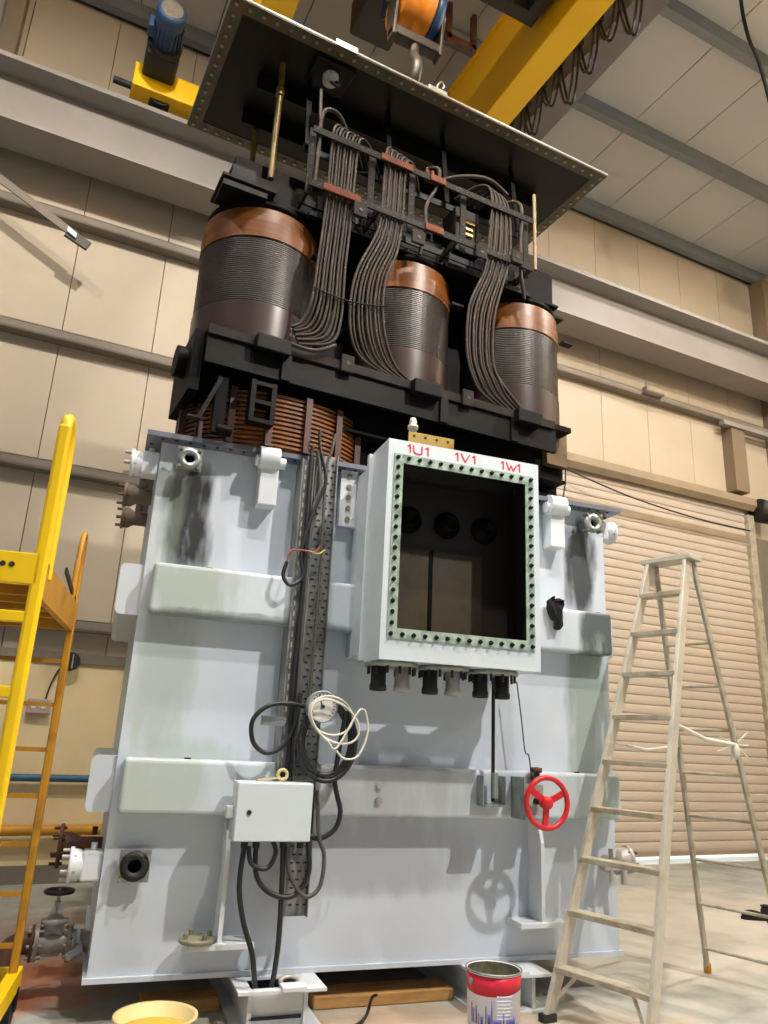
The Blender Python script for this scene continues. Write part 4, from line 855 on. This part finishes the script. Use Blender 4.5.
leads('lead_cable', [(-0.15, -0.35, -0.62), (-0.33, -0.5, -0.56), (-0.405, Y, -0.63), (-0.415, Y, -1.06), (-0.44, Y, -1.32), (-0.57, Y, -1.66), (-0.61, Y, -1.93), (-0.59, Y, -2.18), (-0.5, Y + 0.02, -2.31), (-0.3, -0.5, -2.37)],
      [(-0.02, -0.35, -0.7), (-0.15, -0.5, -0.62), (-0.24, Y, -0.66), (-0.25, Y, -1.1), (-0.28, Y, -1.42), (-0.355, Y, -1.66), (-0.37, Y, -1.92), (-0.33, Y, -2.15), (-0.24, Y + 0.02, -2.3), (-0.1, -0.5, -2.38)], 9)
leads('lead_cable', [(0.3, -0.35, -0.6), (0.44, -0.5, -0.52), (0.52, Y, -0.6), (0.5, Y, -1.03), (0.46, Y, -1.31), (0.33, Y, -1.65), (0.315, Y, -2.02), (0.37, Y, -2.22), (0.45, Y + 0.02, -2.3), (0.59, -0.5, -2.36)],
      [(0.52, -0.35, -0.6), (0.6, -0.5, -0.55), (0.68, Y, -0.66), (0.7, Y, -1.05), (0.65, Y, -1.29), (0.55, Y, -1.68), (0.54, Y, -2.04), (0.6, Y, -2.19), (0.68, Y + 0.02, -2.28), (0.85, -0.5, -2.38)], 9)
for nm, pts in (('tie_cord', [(-0.88, Y - 0.02, -1.93), (-0.62, Y - 0.02, -1.95), (-0.36, Y - 0.02, -1.9)]), ('loop_lead', [(-0.93, -0.5, -0.3), (-0.93, Y, -0.55), (-0.92, Y, -0.68), (-0.93, Y, -1.15)]),
                ('loop_lead', [(0.0, -0.42, -0.5), (0.04, Y, -0.58), (0.02, Y, -0.75), (-0.06, Y, -0.95), (-0.06, Y, -1.15), (-0.08, -0.5, -1.35)]),
                ('loop_lead', [(0.72, -0.4, -0.5), (0.8, Y, -0.58), (0.8, Y, -0.9), (0.8, Y, -1.2), (0.86, -0.5, -1.4)]), ('loop_lead', [(0.06, -0.42, -0.6), (0.25, -0.5, -0.52), (0.5, -0.52, -0.45), (0.7, -0.5, -0.5)]),
                ('loop_lead', [(-0.93, Y, -0.7), (-0.9, Y, -0.5), (-0.8, Y, -0.48), (-0.7, -0.5, -0.58), (-0.62, -0.4, -0.66)]), ('loop_lead', [(0.54, -0.5, -2.05), (0.64, -0.52, -2.2), (0.8, -0.51, -2.33)]),
                ('loop_lead', [(-1.2, -0.52, -2.34), (-1.05, -0.55, -2.37), (-0.85, -0.56, -2.38), (-0.7, -0.56, -2.3)])):
    part(nm, MB().tube(catmull(pts, 6), 0.014 if nm == 'loop_lead' else 0.006, 8), 'lead_paper' if nm == 'loop_lead' else 'strap_grey', ap)
part('dangling_wire', MB().tube(catmull([(1.36, -0.34, ZB - 0.2), (1.38, -0.32, -2.72), (1.36, -0.3, -2.9)], 5), 0.006, 6), 'cable_black', ap)
cable('sagging_wire', [(6.55, 8.06, 5.35), (7.3, 8.04, 5.2), (8.1, 8.03, 5.08), (9.3, 8.04, 5.0), (10.6, 8.1, 5.02)], 0.012, 'cable_black', 'thin wire sagging across the top of the roller door', frame='W', n=6)

# ================================================================== step ladder
LFL = (Vector((2.979, 3.842, 0)), Vector((4.043, 3.945, 2.745))); LFR = (Vector((3.134, 3.246, 0)), Vector((4.114, 3.674, 2.745)))
LRL = (Vector((4.684, 4.26, 0)), Vector((4.121, 3.965, 2.745))); LRR = (Vector((4.827, 3.711, 0)), Vector((4.191, 3.694, 2.745)))
ld = thing('step_ladder', 'tall aluminium step ladder standing open right of the tank', 'ladder', 'W', (3.9, 3.75, 0))
nrm = (LFR[0] - LFL[0]).cross(LFL[1] - LFL[0]).normalized()
def on(L, z): return L[0].lerp(L[1], z / 2.745)
for L_ in (LFL, LFR): part('front_rail', MB().bar(L_[0], L_[1], 0.028, 0.075, nrm), 'aluminium', ld, 0.004)
for L_ in (LRL, LRR): part('rear_rail', MB().bar(L_[0] + Vector((0, 0, 0.02)), L_[1], 0.026, 0.036, (1, 0, 0)), 'aluminium_dull', ld, 0.005)
for z in [0.25 + 0.281 * k for k in range(9)]:
    a, b_ = on(LFL, z), on(LFR, z); tr_ = part('tread', MB().bar(a, b_, 0.095, 0.03), 'aluminium_dull', ld, 0.003)
    if z < 0.3:
        for e, s_ in ((a, 1), (b_, -1)):
            dv = (b_ - a).normalized() * s_; part('tread_brace', MB().bar(e + dv * 0.02 - Vector((0.05, 0, 0.14)), e + dv * 0.13, 0.01, 0.02), 'aluminium', tr_)
for z in [0.16 + 0.29 * k for k in range(8)]:
    part('rear_rung', MB().cyl(on(LRL, z), on(LRR, z), 0.011, 8), 'aluminium_dull', ld)
tc = (LFL[1] + LFR[1] + LRL[1] + LRR[1]) / 4; sv = (LFR[1] - LFL[1]).normalized(); nv = Vector((-sv.y, sv.x, 0))
part('top_cap', MB().obox(tc + Vector((0, 0, 0.02)), sv * 0.19, nv * 0.085, (0, 0, 0.018)), 'aluminium', ld, 0.006)
for L_ in (LRL, LRR): part('foot', MB().obox(L_[0] + Vector((0, 0, 0.03)), (0.02, 0, 0), (0, 0.016, 0), (0, 0, 0.03)), 'yellow_dark', ld)
for L_ in (LFL, LFR): part('foot', MB().obox(L_[0] + Vector((0, 0, 0.02)), (0.045, 0, 0), (0, 0.025, 0), (0, 0, 0.02)), 'rubber', ld)
for L_ in (LFL, LFR): part('bracket', MB().obox(on(L_, 2.66) + nv * 0.03, nv * 0.06, sv * 0.004, (0, 0, 0.07)), 'aluminium', ld)
zr = 1.56
ra, rb_ = on(LFR, 1.62), on(LRR, 1.52); rc, rd_ = on(LFL, 1.5), on(LRL, 1.5)
rp = part('spreader_rope', MB().tube([ra, ra.lerp(rb_, 0.5) - Vector((0, 0, 0.03)), rb_], 0.014, 8), 'wire_white', ld, label='white cord tied across the ladder')
part('spreader_rope', MB().tube([rc, rc.lerp(rd_, 0.5) - Vector((0, 0, 0.04)), rd_], 0.01, 8), 'wire_white', ld, label='white cord tied across the ladder')
kn = MB().sphere(rb_ - Vector((0, 0, 0.04)), 0.035, 10, 8, (0.8, 0.8, 1.6))
for a in range(7):
    an = a * 0.9; kn.cyl(rb_, rb_ + Vector((0.13 * math.cos(an), -0.05 * math.sin(an * 1.3), 0.11 * math.sin(an))), 0.005, 6)
part('rope_knot', kn, 'wire_white', rp)

# ================================================================== yellow access platform
NP, FP = Vector((0.04, 3.41, 0)), Vector((0.265, 4.6, 0)); dd = (FP - NP).normalized(); lv = Vector((-dd.y, dd.x, 0)); UP = Vector((0, 0, 1))
pf = thing('access_platform', 'yellow steel access platform with ladder rungs at the left edge', 'platform', 'W', tuple(NP + lv * 0.35))
def pz(p, z): return Vector((p.x, p.y, z))
for base, m in ((NP, 'yellow_paint'), (NP + lv * 0.7, 'yellow_paint')):
    p = part('near_post', MB().bar(pz(base, 0.16), pz(base, 2.72), 0.05, 0.055, lv), m, pf, 0.014)
    b2 = base + dd * 0.16
    part('handrail', MB().tube(catmull([pz(base, 2.66), pz(base + dd * 0.02, 2.75), pz(base + dd * 0.09, 2.76), pz(b2, 2.66), pz(b2, 2.3), pz(b2, 2.05)], 5), 0.026, 10), 'yellow_paint', p)
for base in (FP, FP + lv * 0.7):
    p = part('far_post', MB().bar(pz(base, 0.16), pz(base, 2.12), 0.04, 0.04, lv), 'yellow_dark', pf, 0.008)
    b2 = base - dd * 0.14
    part('handrail', MB().tube(catmull([pz(base, 2.1), pz(base, 2.42), pz(base - dd * 0.03, 2.5), pz(base - dd * 0.09, 2.47), pz(b2, 2.3), pz(b2 - dd * 0.02, 2.05)], 5), 0.016, 8), 'yellow_dark', p)
nb = part('near_beam', MB().bar(pz(NP, 2.06), pz(NP + lv * 0.7, 2.06), 0.05, 0.13), 'yellow_paint', pf, 0.004)
part('bolt_holes', MB().cyl(pz(NP + lv * 0.14 - dd * 0.028, 2.07), pz(NP + lv * 0.14 - dd * 0.02, 2.07), 0.012, 12).cyl(pz(NP + lv * 0.105 - dd * 0.028, 2.07), pz(NP + lv * 0.105 - dd * 0.02, 2.07), 0.012, 12), 'rubber', nb)
part('far_beam', MB().bar(pz(FP, 2.03), pz(FP + lv * 0.7, 2.03), 0.05, 0.15), 'yellow_dark', pf)
for o_ in (0, 0.7): part('side_beam', MB().bar(pz(NP + lv * o_, 2.03), pz(FP + lv * o_, 2.03), 0.03, 0.16), 'yellow_dark', pf)
part('deck', MB().obox(pz((NP + FP) / 2 + lv * 0.35, 2.08), dd * 0.58, lv * 0.33, UP * 0.006), 'yellow_dark', pf)
for k in range(1, 5): part('deck_bearer', MB().bar(pz(NP + dd * 0.24 * k + lv * 0.02, 2.03), pz(NP + dd * 0.24 * k + lv * 0.68, 2.03), 0.04, 0.09), 'yellow_dark', pf)
part('stay', MB().bar(pz(NP + dd * 0.7, 2.2), pz(FP, 2.12), 0.012, 0.03), 'steel_dark', pf)
for k in range(6): part('near_rung', MB().bar(pz(NP + lv * 0.02, 1.86 - 0.3 * k), pz(NP + lv * 0.68, 1.86 - 0.3 * k), 0.04, 0.045), 'yellow_paint', pf, 0.004)
for k in range(7): part('far_rung', MB().bar(pz(FP + lv * 0.02, 1.78 - 0.235 * k), pz(FP + lv * 0.68, 1.78 - 0.235 * k), 0.022, 0.022), 'yellow_dark', pf)
part('base_rail', MB().bar(pz(NP - dd * 0.1, 0.2), pz(FP + dd * 0.12, 0.2), 0.06, 0.1), 'yellow_paint', pf, 0.006)
part('base_rail', MB().bar(pz(NP - dd * 0.1 + lv * 0.7, 0.2), pz(FP + dd * 0.12 + lv * 0.7, 0.2), 0.06, 0.1), 'yellow_paint', pf, 0.006)
part('base_cross', MB().bar(pz(FP + dd * 0.08, 0.2), pz(FP + dd * 0.08 + lv * 0.7, 0.2), 0.06, 0.1), 'yellow_paint', pf, 0.006)
for q in (NP, NP + lv * 0.7, FP + dd * 0.04, FP + dd * 0.04 + lv * 0.7):
    w = part('caster', MB().cyl(pz(q - lv * 0.02, 0.08), pz(q + lv * 0.02, 0.08), 0.08, 18), 'rubber', pf)
    part('caster_fork', MB().bar(pz(q + lv * 0.03, 0.07), pz(q + lv * 0.03, 0.17), 0.01, 0.05, dd).bar(pz(q - lv * 0.03, 0.07), pz(q - lv * 0.03, 0.17), 0.01, 0.05, dd), 'strap_grey', w)

# ================================================================== bucket, basin, shoes
bc = Vector((2.437, 3.572, 0))
bk = thing('paint_bucket', 'open white paint bucket with red rim band in front of the tank', 'bucket', 'W', tuple(bc))
rb0, rb1, bh = 0.124, 0.136, 0.37
part('shell', MB().lathe([(0, 0.004), (rb0, 0.0), (rb1, bh - 0.01), (rb1 + 0.005, bh - 0.006), (rb1 + 0.005, bh), (rb1 - 0.003, bh), (rb0 - 0.003, 0.02), (0, 0.02)], bc, (0, 0, 1), 48), 'bucket_white', bk)
part('lining', MB().lathe([(rb1 - 0.0045, bh - 0.003), (rb0 - 0.005, 0.024), (0, 0.024)], bc, (0, 0, 1), 40), 'bucket_inside', bk)
def wrap(a0, a1, zlo, zhi, n=24, off=0.0015):
    m = MB(); vs = []; fs = []
    for i in range(n + 1):
        a = a0 + (a1 - a0) * i / n
        for z in (zlo(i / n), zhi(i / n)):
            for o in (off, 0.0):
                r = rb0 + (rb1 - rb0) * z / bh + o; vs.append(bc + Vector((r * math.cos(a), r * math.sin(a), z)))
    for i in range(n):
        q = i * 4; p = q + 4; fs += [(q, p, p + 2, q + 2), (q + 1, q + 3, p + 3, p + 1), (q, q + 1, p + 1, p), (q + 2, p + 2, p + 3, q + 3)]
    return m._add(vs, fs, True)
fa = math.atan2(-bc.y, -bc.x)          # side that faces the room
part('red_band', wrap(0, 2 * math.pi, lambda t: bh - 0.075 + 0.02 * math.cos(2 * math.pi * t - 0.6), lambda t: bh - 0.008, 64), 'bucket_red', bk, label='red band with a wavy lower edge')
part('rim_wire', MB().tube([bc + Vector((0.139 * math.cos(a), 0.139 * math.sin(a), bh)) for a in [2 * math.pi * i / 40 for i in range(40)]], 0.005, 6, True), 'galvanised', bk)
ea = fa - 0.95; ev = Vector((math.cos(ea), math.sin(ea), 0))
part('handle_ear', MB().lathe([(0, 0.0), (0.018, 0.0), (0.014, 0.008), (0.006, 0.012), (0, 0.012)], bc + ev * 0.134 + UP * 0.325, ev, 14), 'galvanised', bk)
part('handle_ear', MB().lathe([(0, 0.0), (0.018, 0.0), (0.014, 0.008), (0.006, 0.012), (0, 0.012)], bc - ev * 0.134 + UP * 0.325, -ev, 14), 'galvanised', bk)
sk = [(-0.95, -0.9, 0.10), (-0.85, -0.8, 0.07), (-0.72, -0.66, 0.09), (-0.6, -0.56, 0.05), (-0.5, -0.4, 0.035), (-0.3, -0.26, 0.1), (-0.22, -0.1, 0.06), (-0.08, -0.04, 0.13), (0.0, 0.3, 0.03), (0.35, 0.4, 0.07), (0.5, 0.9, 0.04)]
for a0, a1, hh in sk: part('skyline_print', wrap(fa + a0, fa + a1, lambda t: 0.15, lambda t, hh=hh: 0.16 + 0.75 * hh, 4), 'bucket_blue', bk)
for k in range(7): part('text_line', wrap(fa + 0.12, fa + 0.75 - 0.06 * (k % 3), lambda t, k=k: 0.272 - 0.015 * k, lambda t, k=k: (0.277 if k else 0.282) - 0.015 * k, 8), 'bucket_grey_print', bk)
BASIN = (0.815, 3.765, 0)
bs = thing('mixing_basin', 'cream plastic basin with yellow paint residue at the bottom edge', 'basin', 'W', (0.86, 3.72, 0))
o_ = (0.86, 3.72, 0.0)
part('bowl', MB().lathe([(0, 0.003), (0.14, 0.0), (0.165, 0.25), (0.18, 0.255), (0.18, 0.262), (0.16, 0.26), (0.137, 0.012), (0, 0.012)], o_, (0, 0, 1), 44), 'cream_plastic', bs)
part('residue', MB().lathe([(0, 0.2), (0.156, 0.2), (0.156, 0.205), (0, 0.206)], o_, (0, 0, 1), 36), 'yellow_residue', bs)
bs.location = BASIN
def shoe(loc, yaw, label):
    s = thing('work_shoe', label, 'shoe', 'W', (0, 0, 0), 'shoes on the floor')
    part('sole', MB().prism([(-0.14, -0.04), (0.1, -0.05), (0.15, -0.03), (0.16, 0.0), (0.15, 0.035), (0.1, 0.05), (-0.14, 0.04)], 'z', 0, 0.025), 'strap_grey', s, 0.006)
    u = MB().sphere((0.06, 0, 0.045), 0.05, 14, 10, (1.9, 0.9, 0.75)).sphere((-0.08, 0, 0.065), 0.05, 14, 10, (1.2, 0.85, 1.3))
    part('upper', u, 'cloth_black', s)
    part('collar', MB().tube([(-0.08 + 0.045 * math.cos(a), 0.033 * math.sin(a), 0.12) for a in [2 * math.pi * i / 16 for i in range(16)]], 0.01, 8, True), 'cloth_black', s)
    s.location = loc; s.rotation_euler = (0, 0, yaw)
shoe((6.62, 5.38, 0), 2.6, 'black work shoe on the floor at the right edge, toe to the left')
shoe((6.72, 5.2, 0), 2.9, 'black work shoe nearest the frame edge on the right')

# ================================================================== small wall fittings
wp = thing('water_pipe', 'blue water pipe along the plastered wall', 'pipe', 'W', (0, 8.27, 0.94))
part('tube', MB().cyl((-3.5, 8.27, 0.94), (4.5, 8.27, 0.94), 0.035, 14), 'pipe_blue', wp)
for x in (-1, 1.6, 3.6): part('clip', MB().box(x, x + 0.04, 8.23, 8.348, 0.9, 0.98), 'steel_dark', wp)
gp = thing('gas_pipe', 'orange pipe low on the plastered wall', 'pipe', 'W', (0, 8.25, 0.48))
part('tube', MB().cyl((-3.5, 8.24, 0.48), (4.5, 8.24, 0.48), 0.05, 14), 'pipe_orange', gp)
for x in (-1, 1.6, 3.6): part('clip', MB().box(x, x + 0.04, 8.19, 8.348, 0.42, 0.54), 'steel_dark', gp)
sw = thing('wall_switch', 'small pinkish switch box on the plastered wall behind the platform', 'switch', 'W', (0.3, 8.33, 1.6))
part('box', MB().box(0.2, 0.42, 8.27, 8.35, 1.53, 1.67), 'switch_plastic', sw, 0.01)
part('buttons', MB().cyl((0.26, 8.262, 1.6), (0.26, 8.27, 1.6), 0.025, 12).cyl((0.35, 8.262, 1.6), (0.35, 8.27, 1.6), 0.025, 12), 'white_paint', sw)
part('wire', MB().tube(catmull([(0.36, 8.33, 1.67), (0.38, 8.33, 1.8), (0.43, 8.33, 1.95), (0.5, 8.33, 2.05)], 5), 0.008, 6), 'cable_black', sw)
bn = thing('wall_bell', 'round black fitting on the ledge above the plastered wall', 'bell', 'W', (0.53, 8.3, 2.05))
part('body', MB().cyl((0.53, 8.24, 2.05), (0.53, 8.32, 2.05), 0.09, 22), 'rubber', bn)
part('stripe', MB().box(0.54, 0.552, 8.232, 8.241, 1.98, 2.12), 'valve_grey', bn)
lf = thing('wall_lamp', 'small box fitting on the girt right of the core', 'lamp', 'W', (8.65, 8.1, 7.05))
part('housing', MB().box(8.45, 8.85, 8.08, 8.19, 7.02, 7.12), 'beam_paint', lf, 0.01)
part('lens', MB().box(8.48, 8.82, 8.07, 8.08, 7.035, 7.105), 'door_hood_steel', lf)

# ================================================================== high-bay lamps (their own light)
for i, (x, y, wt) in enumerate(LAMPS):
    lm = thing('high_bay_lamp', 'bell shaped high bay lamp hanging from the roof ' + ('in front of the tank', 'above the platform', 'front right of the ladder', 'left of the platform, added to brighten the left wall', 'above the roller door side', 'between the crane girders, added to brighten the girder face')[i], 'lamp', 'W', (x, y, 9.5), 'high bay lamps')
    part('reflector', MB().lathe([(0.06, 0.38), (0.1, 0.36), (0.14, 0.25), (0.27, 0.02), (0.28, 0.0), (0.265, 0.005), (0.13, 0.24), (0.09, 0.34)], (x, y, 9.5), (0, 0, 1), 28), 'aluminium', lm)
    part('ballast', MB().cyl((x, y, 9.86), (x, y, 10.1), 0.09, 18), 'steel_dark', lm)
    part('suspension', MB().cyl((x, y, 10.1), (x, y, 10.39), 0.012, 8), 'steel_dark', lm)
    part('bulb', MB().sphere((x, y, 9.74), 0.07, 14, 10, (1, 1, 1.3)), 'lamp_glow', lm)
    ldt = bpy.data.lights.new('high_bay_light', 'POINT'); ldt.shadow_soft_size = 0.1; ldt.energy = wt; ldt.color = LAMP_COLOR
    lo = bpy.data.objects.new('high_bay_light', ldt); col.objects.link(lo); lo.location = (x, y, 9.54)
